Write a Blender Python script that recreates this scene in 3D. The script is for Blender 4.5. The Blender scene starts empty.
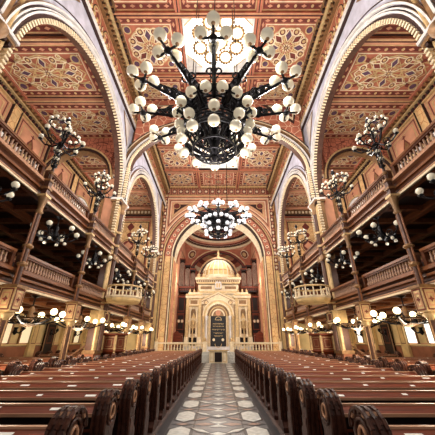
import bpy, math, random
from math import pi, sin, cos, sqrt, radians as R
random.seed(7)
S = bpy.context.scene
COL = S.collection
# ------------------------------------------------------------------ materials
MATS = {}
def srgb(c):
    return tuple(((v/255)/12.92 if v/255 <= .04045 else ((v/255+.055)/1.055)**2.4) for v in c)
def mat(name, col, rough=.6, metal=0, var=.25, scale=3.0, stretch=None, emit=0, ecol=None, col2=None, thr=None, bump=0, vor=None):
    m = bpy.data.materials.new(name); m.use_nodes = True
    nt = m.node_tree; N = nt.nodes; L = nt.links
    b = N['Principled BSDF']
    c = (*srgb(col), 1)
    b.inputs['Roughness'].default_value = rough; b.inputs['Metallic'].default_value = metal
    if name.startswith('wood'): b.inputs['Specular IOR Level'].default_value = .22
    tc = N.new('ShaderNodeTexCoord'); mp = N.new('ShaderNodeMapping')
    L.new(tc.outputs['Object'], mp.inputs['Vector'])
    if stretch: mp.inputs['Scale'].default_value = stretch
    nz = N.new('ShaderNodeTexNoise'); nz.inputs['Scale'].default_value = scale; nz.inputs['Detail'].default_value = 5
    L.new(mp.outputs[0], nz.inputs['Vector'])
    rp = N.new('ShaderNodeMapRange'); rp.inputs[1].default_value = .3; rp.inputs[2].default_value = .7
    rp.inputs[3].default_value = 1-var; rp.inputs[4].default_value = 1+var*.55
    L.new(nz.outputs['Fac'], rp.inputs[0])
    mx = N.new('ShaderNodeVectorMath'); mx.operation = 'SCALE'
    if vor:      # stencilled arabesque in a second colour
        v = N.new('ShaderNodeTexVoronoi'); v.feature = 'DISTANCE_TO_EDGE'; v.inputs['Scale'].default_value = vor[0]
        v.inputs['Randomness'].default_value = vor[2] if len(vor) > 2 else .7
        L.new(mp.outputs[0], v.inputs['Vector'])
        st = N.new('ShaderNodeMath'); st.operation = 'LESS_THAN'; st.inputs[1].default_value = vor[1]
        L.new(v.outputs['Distance'], st.inputs[0])
        mc = N.new('ShaderNodeMix'); mc.data_type = 'RGBA'
        mc.inputs[6].default_value = c; mc.inputs[7].default_value = (*srgb(col2), 1)
        L.new(st.outputs[0], mc.inputs[0]); L.new(mc.outputs[2], mx.inputs[0])
    else:
        mx.inputs[0].default_value = c[:3]
    L.new(rp.outputs[0], mx.inputs['Scale'])
    L.new(mx.outputs[0], b.inputs['Base Color'])
    if bump:
        bp = N.new('ShaderNodeBump'); bp.inputs['Strength'].default_value = bump; bp.inputs['Distance'].default_value = .02
        L.new(nz.outputs['Fac'], bp.inputs['Height']); L.new(bp.outputs[0], b.inputs['Normal'])
    if emit:
        b.inputs['Emission Color'].default_value = (*srgb(ecol or col), 1)
        b.inputs['Emission Strength'].default_value = emit
    MATS[name] = m
    return m
mat('terracotta', (178,104,78), .8, var=.3, scale=2)
mat('terra_stencil', (176,102,78), .8, var=.3, scale=2, col2=(224,190,158), vor=(1.9,.035))
mat('terra_light', (204,144,112), .8, var=.25, scale=1.5)
mat('terra_fine', (186,112,86), .8, var=.25, scale=2, col2=(110,50,40), vor=(3.2,.05))
mat('red_dark', (112,48,38), .8, var=.35, scale=4)
mat('line_dark', (52,26,20), .8, var=.3)
mat('plum', (92,60,82), .8, var=.4, scale=6)
mat('cream', (232,212,178), .7, var=.2, scale=4)
mat('gold', (208,176,126), .45, metal=.25, var=.3, scale=5)
mat('gold_dark', (140,104,68), .45, metal=.35, var=.4, scale=6)
mat('stone', (222,216,212), .7, var=.22, scale=2.2, bump=.3)
mat('stone_blue', (198,198,214), .7, var=.25, scale=2)
mat('ochre', (226,192,134), .8, var=.25, scale=2.0)
mat('ochre_damask', (222,182,128), .8, var=.25, scale=2.0, col2=(190,130,78), vor=(2.5,.04))
mat('plaster', (232,204,150), .85, var=.3, scale=.8)
mat('dado', (150,92,64), .8, var=.35, scale=1.3)
mat('wood', (112,50,28), .55, var=.45, scale=4, stretch=(.35,6,6), bump=.25)
mat('wood_end', (74,42,32), .38, var=.6, scale=11, bump=.8)
mat('wood_edge', (186,138,108), .4, var=.3, scale=5, stretch=(.4,3,3))
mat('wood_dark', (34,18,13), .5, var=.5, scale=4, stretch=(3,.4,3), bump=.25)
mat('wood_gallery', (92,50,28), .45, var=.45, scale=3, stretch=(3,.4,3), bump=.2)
mat('wood_rail', (126,78,48), .35, var=.35, scale=3, stretch=(3,.4,3))
mat('baluster_wood', (170,130,104), .35, var=.35, scale=6)
mat('column_iron', (84,54,42), .4, metal=.25, var=.4, scale=4)
mat('iron', (26,24,28), .35, metal=.7, var=.3, scale=8)
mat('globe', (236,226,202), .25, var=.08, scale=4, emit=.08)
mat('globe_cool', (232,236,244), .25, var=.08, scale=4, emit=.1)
mat('globe_lit', (255,238,200), .3, var=.02, emit=4, ecol=(255,226,170))
mat('paper', (240,238,230), .6, var=.05)
mat('sky_glass', (255,255,250), .4, var=.02, emit=1.5)
mat('sky_amber', (200,160,90), .4, var=.1, emit=.3)
mat('window_glass', (250,244,232), .4, var=.05, emit=1.1)
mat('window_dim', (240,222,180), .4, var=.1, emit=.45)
mat('black_cloth', (16,15,20), .6, var=.2)
mat('tile_grey', (104,100,100), .35, var=.35, scale=3)
mat('tile_pale', (190,188,180), .35, var=.3, scale=9)
mat('tile_rose', (156,122,104), .4, var=.35, scale=5)
mat('tile_dark', (44,40,42), .35, var=.3, scale=5)
mat('floor_wood', (66,40,30), .5, var=.4, scale=2)
mat('organ_pipe', (132,104,88), .35, metal=.4, var=.3, scale=5)
# ------------------------------------------------------------------ mesh builder
def side(s, X): return lambda a,b,c: (s*(X-c), a, b)      # a along the nave, b up, c towards the nave
def endw(Y): return lambda a,b,c: (a, Y-c, b)
def ceil(Z): return lambda a,b,c: (a, b, Z-c)
def flr(Z): return lambda a,b,c: (a, b, Z+c)
def I(a,b,c): return (a,b,c)
class MB:
    def __init__(s): s.v=[]; s.f=[]; s.m=[]; s.mn=[]; s.sm=[]
    def mi(s, m):
        if m not in s.mn: s.mn.append(m)
        return s.mn.index(m)
    def face(s, pts, m, smooth=False):
        k=len(s.v); s.v += pts; s.f.append(tuple(range(k,k+len(pts)))); s.m.append(s.mi(m)); s.sm.append(smooth)
    def mesh(s, pts, faces, m, smooth=False):
        k=len(s.v); s.v += pts; i=s.mi(m)
        for f in faces: s.f.append(tuple(k+j for j in f)); s.m.append(i); s.sm.append(smooth)
    def box(s, fr, a0,a1,b0,b1,c0,c1, m):
        p=[fr(a,b,c) for c in (c0,c1) for b in (b0,b1) for a in (a0,a1)]
        s.mesh(p, [(0,1,3,2),(4,6,7,5),(0,4,5,1),(2,3,7,6),(0,2,6,4),(1,5,7,3)], m)
    def prism(s, fr, pts, c0, c1, m):
        n=len(pts)
        P=[fr(a,b,c0) for a,b in pts]+[fr(a,b,c1) for a,b in pts]
        s.mesh(P, [tuple(range(n)), tuple(range(n,2*n))]+[(i,(i+1)%n,n+(i+1)%n,n+i) for i in range(n)], m)
    def rect(s, fr, a0,a1,b0,b1,c,m): s.face([fr(a0,b0,c),fr(a1,b0,c),fr(a1,b1,c),fr(a0,b1,c)], m)
    def rring(s, fr, a0,a1,b0,b1,w,c,m):
        s.rect(fr,a0,a1,b0,b0+w,c,m); s.rect(fr,a0,a1,b1-w,b1,c,m)
        s.rect(fr,a0,a0+w,b0+w,b1-w,c,m); s.rect(fr,a1-w,a1,b0+w,b1-w,c,m)
    def disc(s, fr, x,y,r,c,m,n=12,sa=1,sb=1):
        s.face([fr(x+r*sa*cos(2*pi*i/n), y+r*sb*sin(2*pi*i/n), c) for i in range(n)], m)
    def ring(s, fr, x,y,r0,r1,c,m,n=16,sa=1,sb=1):
        p=[]
        for i in range(n):
            t=2*pi*i/n
            p += [fr(x+r0*sa*cos(t),y+r0*sb*sin(t),c), fr(x+r1*sa*cos(t),y+r1*sb*sin(t),c)]
        s.mesh(p, [(2*i,2*i+1,(2*i+3)%(2*n),(2*i+2)%(2*n)) for i in range(n)], m)
    def star(s, fr, x,y,r0,r1,k,c,m,rot=0):
        s.face([fr(x+(r1 if i%2==0 else r0)*cos(rot+pi*i/k), y+(r1 if i%2==0 else r0)*sin(rot+pi*i/k), c) for i in range(2*k)], m)
    def line(s, fr, x0,y0,x1,y1,w,c,m):
        d=sqrt((x1-x0)**2+(y1-y0)**2) or 1; nx,ny=-(y1-y0)/d*w/2,(x1-x0)/d*w/2
        s.face([fr(x0+nx,y0+ny,c),fr(x1+nx,y1+ny,c),fr(x1-nx,y1-ny,c),fr(x0-nx,y0-ny,c)], m)
    def loz(s, fr, x,y,L,W,t,c,m):
        ux,uy=cos(t),sin(t)
        s.face([fr(x+ux*L,y+uy*L,c),fr(x-uy*W,y+ux*W,c),fr(x-ux*L,y-uy*L,c),fr(x+uy*W,y-ux*W,c)], m)
    def arch(s, fr, x,z,r0,r1,c0,c1,m,n=28,t0=0,t1=pi,eb=1,smooth=False):   # extruded ring segment
        p=[]
        for i in range(n+1):
            t=t0+(t1-t0)*i/n
            for r in (r0,r1):
                for c in (c0,c1): p.append(fr(x+r*cos(t), z+r*eb*sin(t), c))
        f=[]
        for i in range(n):
            k=4*i; q=k+4
            f += [(k,q,q+1,k+1),(k+2,k+3,q+3,q+2),(k,k+2,q+2,q),(k+1,q+1,q+3,k+3)]
        s.mesh(p,f,m)
    def teeth(s, fr, x,z,r0,r1,c0,c1,m,step,t0=0,t1=pi,eb=1,fill=.55):
        n=max(2,int((t1-t0)*r0/step))
        for i in range(n):
            a=t0+(t1-t0)*i/n; b=a+(t1-t0)/n*fill
            p=[fr(x+r*cos(t),z+r*eb*sin(t),c) for c in (c0,c1) for r in (r0,r1) for t in (a,b)]
            s.mesh(p, [(0,1,3,2),(4,6,7,5),(0,4,5,1),(2,3,7,6),(0,2,6,4),(1,5,7,3)], m)
    def tube(s, p0,p1,r0,r1=None,n=6,m='iron',cap=True):
        if r1 is None: r1=r0
        d=[p1[i]-p0[i] for i in range(3)]; L=sqrt(sum(x*x for x in d)) or 1; d=[x/L for x in d]
        a=(0,0,1) if abs(d[2])<.9 else (1,0,0)
        u=(d[1]*a[2]-d[2]*a[1], d[2]*a[0]-d[0]*a[2], d[0]*a[1]-d[1]*a[0]); l=sqrt(sum(x*x for x in u)); u=[x/l for x in u]
        w=(d[1]*u[2]-d[2]*u[1], d[2]*u[0]-d[0]*u[2], d[0]*u[1]-d[1]*u[0])
        P=[]
        for p,r in ((p0,r0),(p1,r1)):
            for i in range(n):
                t=2*pi*i/n; P.append(tuple(p[j]+r*(cos(t)*u[j]+sin(t)*w[j]) for j in range(3)))
        s.mesh(P,[(i,(i+1)%n,n+(i+1)%n,n+i) for i in range(n)],m,n>5)
        if cap: s.mesh(P,[tuple(range(n)),tuple(range(n,2*n))],m)
    def path(s, pts, r, n=6, m='iron'):
        for i in range(len(pts)-1): s.tube(pts[i],pts[i+1],r,r,n,m,False)
    def hoop(s, c, Rr, r, m='iron', n=24, k=5, axis='z'):
        P=[]
        for i in range(n):
            t=2*pi*i/n
            for j in range(k):
                q=2*pi*j/k; rr=Rr+r*cos(q); h=r*sin(q)
                if axis=='z': P.append((c[0]+rr*cos(t),c[1]+rr*sin(t),c[2]+h))
                elif axis=='x': P.append((c[0]+h,c[1]+rr*cos(t),c[2]+rr*sin(t)))
                else: P.append((c[0]+rr*cos(t),c[1]+h,c[2]+rr*sin(t)))
        s.mesh(P,[(i*k+j,((i+1)%n)*k+j,((i+1)%n)*k+(j+1)%k,i*k+(j+1)%k) for i in range(n) for j in range(k)],m,True)
    def lathe(s, c, prof, m, n=12, smooth=True, t0=0, t1=2*pi, cap=True):
        full = abs(t1-t0-2*pi)<1e-6; nn = n if full else n+1
        P=[(c[0]+r*cos(t0+(t1-t0)*i/n),c[1]+r*sin(t0+(t1-t0)*i/n),c[2]+z) for r,z in prof for i in range(nn)]
        F=[]
        for k in range(len(prof)-1):
            for i in range(n): F.append((k*nn+i,k*nn+(i+1)%nn,(k+1)*nn+(i+1)%nn,(k+1)*nn+i))
        s.mesh(P,F,m,smooth)
        if cap and full and prof[-1][0]>.01: s.face([P[(len(prof)-1)*nn+i] for i in range(nn)],m)
        if cap and full and prof[0][0]>.01: s.face([P[i] for i in range(nn)],m)
    def sphere(s, c, r, m, nu=12, nv=8, capm=None):
        prof=[(max(r*sin(pi*j/nv),.0005), -r*cos(pi*j/nv)) for j in range(nv+1)]
        if capm:
            s.lathe(c, prof[:2], capm, nu); s.lathe(c, prof[1:], m, nu)
        else: s.lathe(c, prof, m, nu)
    def build(s, name, parent=None, loc=None):
        me=bpy.data.meshes.new(name); me.from_pydata(s.v,[],s.f)
        for k in s.mn: me.materials.append(MATS[k])
        me.polygons.foreach_set('material_index', s.m); me.polygons.foreach_set('use_smooth', s.sm); me.update()
        o=bpy.data.objects.new(name,me); COL.objects.link(o)
        if parent: o.parent=parent
        if loc: o.location=loc
        return o
def tag(o, label=None, cat=None, group=None, kind=None):
    for k,v in (('label',label),('category',cat),('group',group),('kind',kind)):
        if v: o[k]=v
    return o
def struct(mb, name): return tag(mb.build(name), kind='structure')
def thing(name, label, cat, loc=(0,0,0), rz=0, group=None):
    o=bpy.data.objects.new(name,None); COL.objects.link(o); o.location=loc; o.rotation_euler=(0,0,rz)
    o.empty_display_size=.1
    return tag(o,label,cat,group)
KIDS={}
def copy_tree(o, parent=None):
    c=o.copy(); COL.objects.link(c); c.parent=parent
    for ch in list(o.children): copy_tree(ch,c)
    return c
def clone(root, loc, rz, label, group=None, scale=None):
    c=copy_tree(root); c.location=loc; c.rotation_euler=(0,0,rz); c['label']=label
    if group: c['group']=group
    if scale: c.scale=(scale,)*3
    return c
def part_copy(o, parent, loc, rz=0):
    c=o.copy(); COL.objects.link(c); c.parent=parent; c.location=loc; c.rotation_euler=(0,0,rz)
    for ch in list(o.children):
        g=ch.copy(); COL.objects.link(g); g.parent=c
    return c
ORD=['first','second','third','fourth','fifth','sixth','seventh','eighth','ninth','tenth','eleventh','twelfth','thirteenth','fourteenth','fifteenth','sixteenth','seventeenth','eighteenth','nineteenth','twentieth','twenty-first','twenty-second','twenty-third','twenty-fourth']
# ------------------------------------------------------------------ layout constants (metres)
PIER=[4.09,14.31,24.54]; COLS=[7.49,10.90,17.72,21.13]; SUP=[4.09,7.49,10.90,14.31,17.72,21.13,24.54]
MID=[(SUP[i]+SUP[i+1])/2 for i in range(6)]
XN=6.0; XO=11.52; ZC=17.67; ZA=14.37; ZS=9.45; RA=4.5; YE=25.8
# ------------------------------------------------------------------ ornament
def ornament(mb, fr, a0,a1,b0,b1,c,style=0,k=1.0):
    w,h=a1-a0,b1-b0; ca,cb=(a0+a1)/2,(b0+b1)/2
    mb.rect(fr,a0,a1,b0,b1,c,'terracotta')
    mb.rring(fr,a0,a1,b0,b1,.10*k,c+.012,'line_dark')
    mb.rring(fr,a0+.13*k,a1-.13*k,b0+.13*k,b1-.13*k,.06*k,c+.012,'gold')
    i=.22*k
    mb.rring(fr,a0+i,a1-i,b0+i,b1-i,.24*k,c+.012,'red_dark')
    j=i+.13*k
    for (p0,q0,p1,q1) in ((a0+j,b0+j,a1-j,b0+j),(a0+j,b1-j,a1-j,b1-j),(a0+j,b0+j,a0+j,b1-j),(a1-j,b0+j,a1-j,b1-j)):
        L=sqrt((p1-p0)**2+(q1-q0)**2); n=max(2,round(L/(.42*k)))
        for t in range(n):
            x=p0+(p1-p0)*(t+.5)/n; y=q0+(q1-q0)*(t+.5)/n
            if t%2: mb.disc(fr,x,y,.08*k,c+.024,'gold',8)
            else: mb.loz(fr,x,y,.15*k,.08*k,0 if abs(p1-p0)>abs(q1-q0) else pi/2,c+.024,'terra_light')
    j=i+.3*k
    mb.rring(fr,a0+j,a1-j,b0+j,b1-j,.05*k,c+.024,'cream')
    m=j+.05*k; ra=w/2-m-.05*k; rb=h/2-m-.05*k; r=min(ra,rb)
    if r<.2: return
    # field strapwork
    W=.065*k
    if style==0:
        sx=ra/r if ra>rb else 1; sy=rb/r if rb>ra else 1
        for t in range(8):
            q=pi/4*t+pi/8
            mb.line(fr,ca,cb,ca+ra*cos(q)*1.0,cb+rb*sin(q)*1.0,W,c+.03,'gold')
        for t in range(8):
            q=pi/4*t
            x,y=ca+ra*.58*cos(q),cb+rb*.58*sin(q); ang=math.atan2(y-cb,x-ca)
            mb.loz(fr,x,y,r*.33,r*.2,ang,c+.034,'cream'); mb.loz(fr,x,y,r*.26,r*.14,ang,c+.04,'plum' if t%2==0 else 'red_dark')
            q+=pi/8
            x,y=ca+ra*.8*cos(q),cb+rb*.8*sin(q)
            mb.disc(fr,x,y,r*.17,c+.036,'red_dark',10); mb.ring(fr,x,y,r*.14,r*.2,c+.04,'cream',12); mb.disc(fr,x,y,r*.08,c+.042,'gold',8)
        mb.ring(fr,ca,cb,.31*r,.35*r,c+.044,'gold',20,ra/r,rb/r)
        if ra/rb<1.3 and rb/ra<1.3: mb.ring(fr,ca,cb,.9*r,.94*r,c+.044,'gold',28,ra/r,rb/r)
        else:
            for (u0,v0,u1,v1) in ((-1,-1,1,1),(-1,1,1,-1),(-1,-.5,0,-1),(0,-1,1,-.5),(1,.5,0,1),(0,1,-1,.5),(-.5,-1,-1,0),(-1,0,-.5,1),(.5,-1,1,0),(1,0,.5,1),(-.5,-1,-.5,1),(.5,-1,.5,1)):
                mb.line(fr,ca+ra*u0,cb+rb*v0,ca+ra*u1,cb+rb*v1,W,c+.0325,'cream' if abs(u0)==1 and abs(u1)==1 else 'gold')
            for u in (-1,1):
                for v in (-1,1):
                    mb.loz(fr,ca+u*ra*.72,cb+v*rb*.72,r*.2,r*.12,math.atan2(v,u),c+.043,'red_dark'); mb.ring(fr,ca+u*ra*.5,cb+v*rb*.92,r*.09,r*.14,c+.045,'cream',10)
        for t in range(8):
            q=pi/4*t; u_=q+pi/4; mb.line(fr,ca+ra*.9*cos(q),cb+rb*.9*sin(q),ca+ra*.9*cos(u_),cb+rb*.9*sin(u_),W*.8,c+.032,'cream'); u_=q+3*pi/4; mb.line(fr,ca+ra*.9*cos(q),cb+rb*.9*sin(q),ca+ra*.9*cos(u_),cb+rb*.9*sin(u_),W*.6,c+.0315,'gold')
        mb.star(fr,ca,cb,.12*r,.26*r,8,c+.05,'cream'); mb.star(fr,ca,cb,.09*r,.2*r,8,c+.054,'red_dark',pi/8); mb.disc(fr,ca,cb,.07*r,c+.06,'gold',8)
        for sa in (-1,1):
            for sb in (-1,1):
                x,y=ca+sa*(ra-.2*k),cb+sb*(rb-.2*k)
                mb.disc(fr,x,y,.2*k,c+.046,'plum',10); mb.ring(fr,x,y,.17*k,.24*k,c+.05,'gold',12)
    else:
        mb.rect(fr,ca-ra,ca+ra,cb-rb,cb+rb,c+.026,'terra_fine')
        nx=max(2,round(2*ra/(1.05*k))); ny=max(2,round(2*rb/(1.05*k)))
        for X in range(nx):
            for Y in range(ny):
                x=ca-ra+2*ra*(X+.5)/nx; y=cb-rb+2*rb*(Y+.5)/ny; q=min(ra/nx,rb/ny)
                if (X+Y)%2==0:
                    mb.star(fr,x,y,.45*q,.95*q,8,c+.034,'cream'); mb.star(fr,x,y,.36*q,.78*q,8,c+.038,'red_dark'); mb.star(fr,x,y,.2*q,.42*q,8,c+.042,'gold',.2)
                else:
                    mb.rring(fr,x-.75*q,x+.75*q,y-.75*q,y+.75*q,.12*q,c+.034,'cream'); mb.loz(fr,x,y,.6*q,.6*q,0,c+.036,'terra_light'); mb.loz(fr,x,y,.38*q,.38*q,0,c+.04,'red_dark')
def dentils(mb, fr, a0,a1,b0,b1,c0,c1,m,step,fill=.5):
    n=max(1,int((a1-a0)/step))
    for i in range(n):
        a=a0+(a1-a0)*i/n; mb.box(fr,a,a+(a1-a0)/n*fill,b0,b1,c0,c1,m)
# ------------------------------------------------------------------ floor
f=MB(); F0=flr(0)
f.box(F0,-XO,XO,-1.5,27,-.3,0,'floor_wood')
f.rect(F0,-1.22,1.22,-1.5,25.6,.004,'tile_dark')
f.rect(F0,-1.05,1.05,-1.5,25.6,.008,'tile_grey')
y=1.0; P=1.35
while y<25.0:
    for s in (-1,1):
        x=s*.78
        for (g,hh,m_) in ((.05,.013,'tile_dark'),(0,.017,'tile_pale')):
            f.face([F0(x-.21-g,y-.3-g,hh),F0(x,y-.5-g,hh),F0(x+.21+g,y-.3-g,hh),F0(x+.21+g,y+.3+g,hh),F0(x,y+.5+g,hh),F0(x-.21-g,y+.3+g,hh)],m_)
        f.loz(F0,x,y+P/2,.27,.15,0,.013,'tile_dark'); f.loz(F0,x,y+P/2,.16,.08,0,.016,'tile_rose')
        f.loz(F0,s*.36,y+.22,.34,.12,s*.7,.013,'tile_dark'); f.loz(F0,s*.36,y+.22,.27,.07,s*.7,.016,'tile_pale'); f.loz(F0,s*.36,y-.22,.34,.12,-s*.7,.013,'tile_dark'); f.loz(F0,s*.36,y-.22,.27,.07,-s*.7,.016,'tile_rose')
        f.loz(F0,s*.3,y+P/2,.24,.12,0,.013,'tile_rose'); f.line(F0,s*.52,y-P/2,s*.52,y+P/2,.035,.0125,'tile_dark')
    f.loz(F0,0,y,.28,.2,0,.016,'tile_dark'); f.loz(F0,0,y,.17,.12,0,.019,'tile_pale')
    f.face([F0(-.2,y+P/2-.2,.013),F0(.2,y+P/2-.2,.013),F0(0,y+P/2,.013)],'tile_pale'); f.face([F0(-.2,y+P/2+.2,.013),F0(.2,y+P/2+.2,.013),F0(0,y+P/2,.013)],'tile_pale')
    y+=P
struct(f,'floor')
# ------------------------------------------------------------------ nave ceiling
c=MB(); FC=ceil(ZC)
gx=[-6,-2.16,2.16,6]
SKY=[(8.1,11.75),(18.65,22.4)]
gys=[[1.2,4.6,8.1,11.75,14.1],[14.6,18.65,22.4,25.8]]
for bi,gy in enumerate(gys):
    for i in range(3):
        for j in range(len(gy)-1):
            if i==1 and (gy[j],gy[j+1])==SKY[bi]: continue
            ornament(c,FC,gx[i],gx[i+1],gy[j],gy[j+1],0,0 if i!=1 else 1,1.0)
    for gyv in gy:
        c.box(FC,-6,6,gyv-.14,gyv+.14,-.1,.22,'terracotta'); c.rect(FC,-6,6,gyv-.03,gyv+.03,.225,'line_dark')
        for q in (-.1,.08): c.rect(FC,-6,6,gyv+q,gyv+q+.03,.226,'gold')
    for g in (-2.16,2.16):
        c.box(FC,g-.14,g+.14,gy[0],gy[-1],-.1,.2,'terracotta'); c.rect(FC,g-.03,g+.03,gy[0],gy[-1],.205,'line_dark')
c.rect(FC,-6,6,-.5,1.2,0,'terracotta')
c.box(FC,-6,6,14.1,14.6,-.1,.1,'terra_fine')
struct(c,'ceiling')
# skylights
for n,(y0,y1) in enumerate(SKY):
    w=MB(); X=2.0; Ya,Yb=y0+.14,y1-.14; cy=(Ya+Yb)/2; H=.7
    w.box(I,-2.1,2.1,Ya-.1,Ya,ZC-.15,ZC+H,'stone'); w.box(I,-2.1,2.1,Yb,Yb+.1,ZC-.15,ZC+H,'stone')
    w.box(I,-2.12,-X,Ya,Yb,ZC-.15,ZC+H,'stone'); w.box(I,X,2.12,Ya,Yb,ZC-.15,ZC+H,'stone')
    w.rect(ceil(ZC+H),-2.1,2.1,Ya,Yb,0,'sky_glass')
    fr=ceil(ZC+H-.05)
    # pierced rosette tracery of circles
    for (px,py,r) in [(0,0,.62)]+[(1.22*cos(pi/4*t+pi/8),1.12*sin(pi/4*t+pi/8),.44) for t in range(8)]:
        w.ring(fr,px,cy+py,r-.13,r,.0,'sky_amber',20); 
        for t in range(14): w.disc(fr,px+(r-.02)*cos(t*2*pi/14),cy+py+(r-.02)*sin(t*2*pi/14),.085,.01,'gold_dark',6)
    for sx in (-1,1):
        for sy in (-1,1):
            w.face([fr(sx*2.0,cy+sy*(Yb-cy),.02),fr(sx*1.1,cy+sy*(Yb-cy),.02),fr(sx*2.0,cy+sy*.9,.02)],'stone')
            w.line(fr,sx*1.05,cy+sy*(Yb-cy),sx*2,cy+sy*.85,.08,.03,'gold')
    w.rring(ceil(ZC-.16),-2.25,2.25,Ya-.25,Yb+.25,.2,0,'stone_blue'); w.rring(ceil(ZC-.165),-2.06,2.06,Ya-.06,Yb+.06,.06,0,'line_dark')
    struct(w,'window_%d'%(n+1))
# ------------------------------------------------------------------ arcade walls (big arches over the galleries)
def arcade(s):
    w=MB(); fr=side(s,XN)
    CY=[9.2,19.42]; ZT=15.15
    for cy in [-1.02]+CY:
        n=36
        for T in (0,-.35):
            for i in range(n):
                t0=pi*i/n; t1=pi*(i+1)/n
                p0=(cy+RA*cos(t0),ZS+RA*sin(t0)); p1=(cy+RA*cos(t1),ZS+RA*sin(t1))
                if p1[0]<-2: continue
                w.face([fr(p0[0],p0[1],T),fr(p1[0],p1[1],T),fr(p1[0],ZT,T),fr(p0[0],ZT,T)],'stone_blue' if T==0 else 'terracotta')
        if cy<0: continue
        w.arch(fr,cy,ZS,RA-.02,RA+.06,-.37,0,'column_iron',36)
        w.arch(fr,cy,ZS,RA,RA+.18,0,.05,'line_dark',36)
        w.teeth(fr,cy,ZS,RA-.09,RA+.06,-.03,.12,'cream',.17,fill=.45)
        w.arch(fr,cy,ZS,RA+.2,RA+.26,0,.14,'stone',36); w.arch(fr,cy,ZS,RA+.3,RA+.35,0,.1,'stone',36); w.arch(fr,cy,ZS,RA+.26,RA+.3,0,.03,'line_dark',36); w.arch(fr,cy,ZS,RA+.37,RA+.41,0,.04,'line_dark',36)
        w.arch(fr,cy,ZS,RA+.44,RA+.50,0,.16,'stone',36); w.arch(fr,cy,ZS,RA+.50,RA+.54,0,.1,'gold_dark',36)
        w.arch(fr,cy,ZS,RA+.72,RA+.76,0,.03,'line_dark',36,t0=.1,t1=pi-.1)
        # spandrel medallions
        for q in (-1,1):
            x=cy+q*4.25; z=14.3
            w.prism(fr,[(x,z+.6),(x-q*1.35,z+.6),(x,z-1.2)],.02,.04,'gold_dark'); w.prism(fr,[(x,z+.5),(x-q*1.15,z+.5),(x,z-1.0)],.03,.05,'stone')
    # frieze with medallions, cornice
    w.box(fr,-1,YE,ZT,ZT+.08,-.9,.14,'line_dark'); w.box(fr,-1,YE,ZT+.08,ZT+.28,-.9,.2,'stone')
    dentils(w,fr,0,YE,ZT+.28,ZT+.42,0,.26,'gold',.3)
    w.box(fr,-1,YE,ZT+.42,16.75,-.9,.06,'terracotta')
    w.rect(fr,-1,YE,ZT+.5,ZT+.56,.07,'gold'); w.rect(fr,-1,YE,16.62,16.68,.07,'gold')
    y=.2
    while y<YE-.3:
        w.disc(fr,y,16.06,.5,.075,'line_dark',16,.9,1.05); w.disc(fr,y,16.06,.44,.085,'gold',16,.9,1.05); w.disc(fr,y,16.06,.34,.095,'terra_stencil',16,.9,1.05); w.disc(fr,y,16.06,.13,.1,'red_dark',8,.9,1.4)
        w.loz(fr,y+.6,16.06,.3,.12,pi/2,.08,'red_dark'); w.loz(fr,y+.6,16.06,.2,.06,pi/2,.09,'cream')
        y+=1.2
    w.box(fr,-1,YE,16.75,16.85,-.9,.22,'gold_dark'); dentils(w,fr,0,YE,16.85,17.05,0,.34,'gold_dark',.26)
    w.box(fr,-1,YE,16.85,17.2,-.9,.2,'line_dark'); w.box(fr,-1,YE,17.2,17.32,-.9,.42,'gold'); w.box(fr,-1,YE,17.32,17.55,-.9,.36,'terracotta')
    dentils(w,fr,0,YE,17.35,17.5,.36,.5,'line_dark',.35); w.box(fr,-1,YE,17.55,ZC,-.9,.56,'gold_dark')
    # piers
    for py in PIER:
        a0,a1=py-.6,py+.6
        w.box(fr,a0-.02,a1+.02,ZS,ZT,-.35,0,'stone_blue')
        w.box(fr,py-.4,py+.4,0,5.9,-.35,0,'column_iron'); w.box(fr,py-.42,py+.42,5.9,ZS,-.35,0,'column_iron'); w.box(fr,a0+.06,a1-.06,7.1,ZS,-.3,-.04,'gold_dark')
        w.box(fr,py-.45,py+.45,0,1.1,-.4,.12,'dado'); w.box(fr,py-.48,py+.48,1.1,1.25,-.42,.18,'gold_dark')
        for (x,cc,r) in ((py-.36,.02,.08),(py+.36,.02,.08),(py,.12,.14),(py-.2,.05,.06),(py+.2,.05,.06)):
            cx=s*(XN-cc); m='column_iron' if r>.1 else 'gold'
            w.tube((cx,x,1.2),(cx,x,ZS),r,r,10,m)
            for zz in (2.9,3.4,5.8,6.5,7.3): w.tube((cx,x,zz),(cx,x,zz+.12),r+.05,r+.05,10,'gold')
        w.box(fr,py-.42,py+.42,2.45,3.05,-.4,.28,'gold'); w.rring(fr,py-.36,py+.36,2.5,3.0,.05,.29,'line_dark'); w.rect(fr,py-.18,py+.18,2.6,2.9,.29,'red_dark')
        w.box(fr,py-.42,py+.42,5.7,6.0,-.4,.28,'gold_dark')
        # fringe up the pier and capital
        for q in (-.6,.6):
            z=7.2
            while z<ZS-.1: w.box(fr,py+q-.07,py+q+.07,z,z+.08,-.05,.12,'cream'); z+=.17
        w.box(fr,a0,a1,ZS-.25,ZS-.12,-.4,.2,'gold_dark'); w.box(fr,a0-.04,a1+.04,ZS-.12,ZS+.0,-.42,.26,'stone'); dentils(w,fr,a0,a1,ZS-.38,ZS-.25,0,.18,'line_dark',.16)
        w.lathe((s*(XN-.12),py,ZS-.9),[(.14,0),(.2,.1),(.17,.3),(.28,.55),(.3,.65)],'gold_dark',10)
        # wall shaft rising between the two arches
        w.tube((s*(XN-.04),py,ZS),(s*(XN-.04),py,15.1),.1,.1,8,'gold_dark'); 
        for q in (-.3,.3): w.tube((s*(XN-.04),py+q,ZS),(s*(XN-.04),py+q,ZS+2.2),.07,.07,6,'gold')
    w.box(fr,24.5,YE,0,15.2,-.9,.0,'ochre_damask')
    return struct(w,'wall_nave_left' if s<0 else 'wall_nave_right')
for s in (-1,1): arcade(s)
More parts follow.
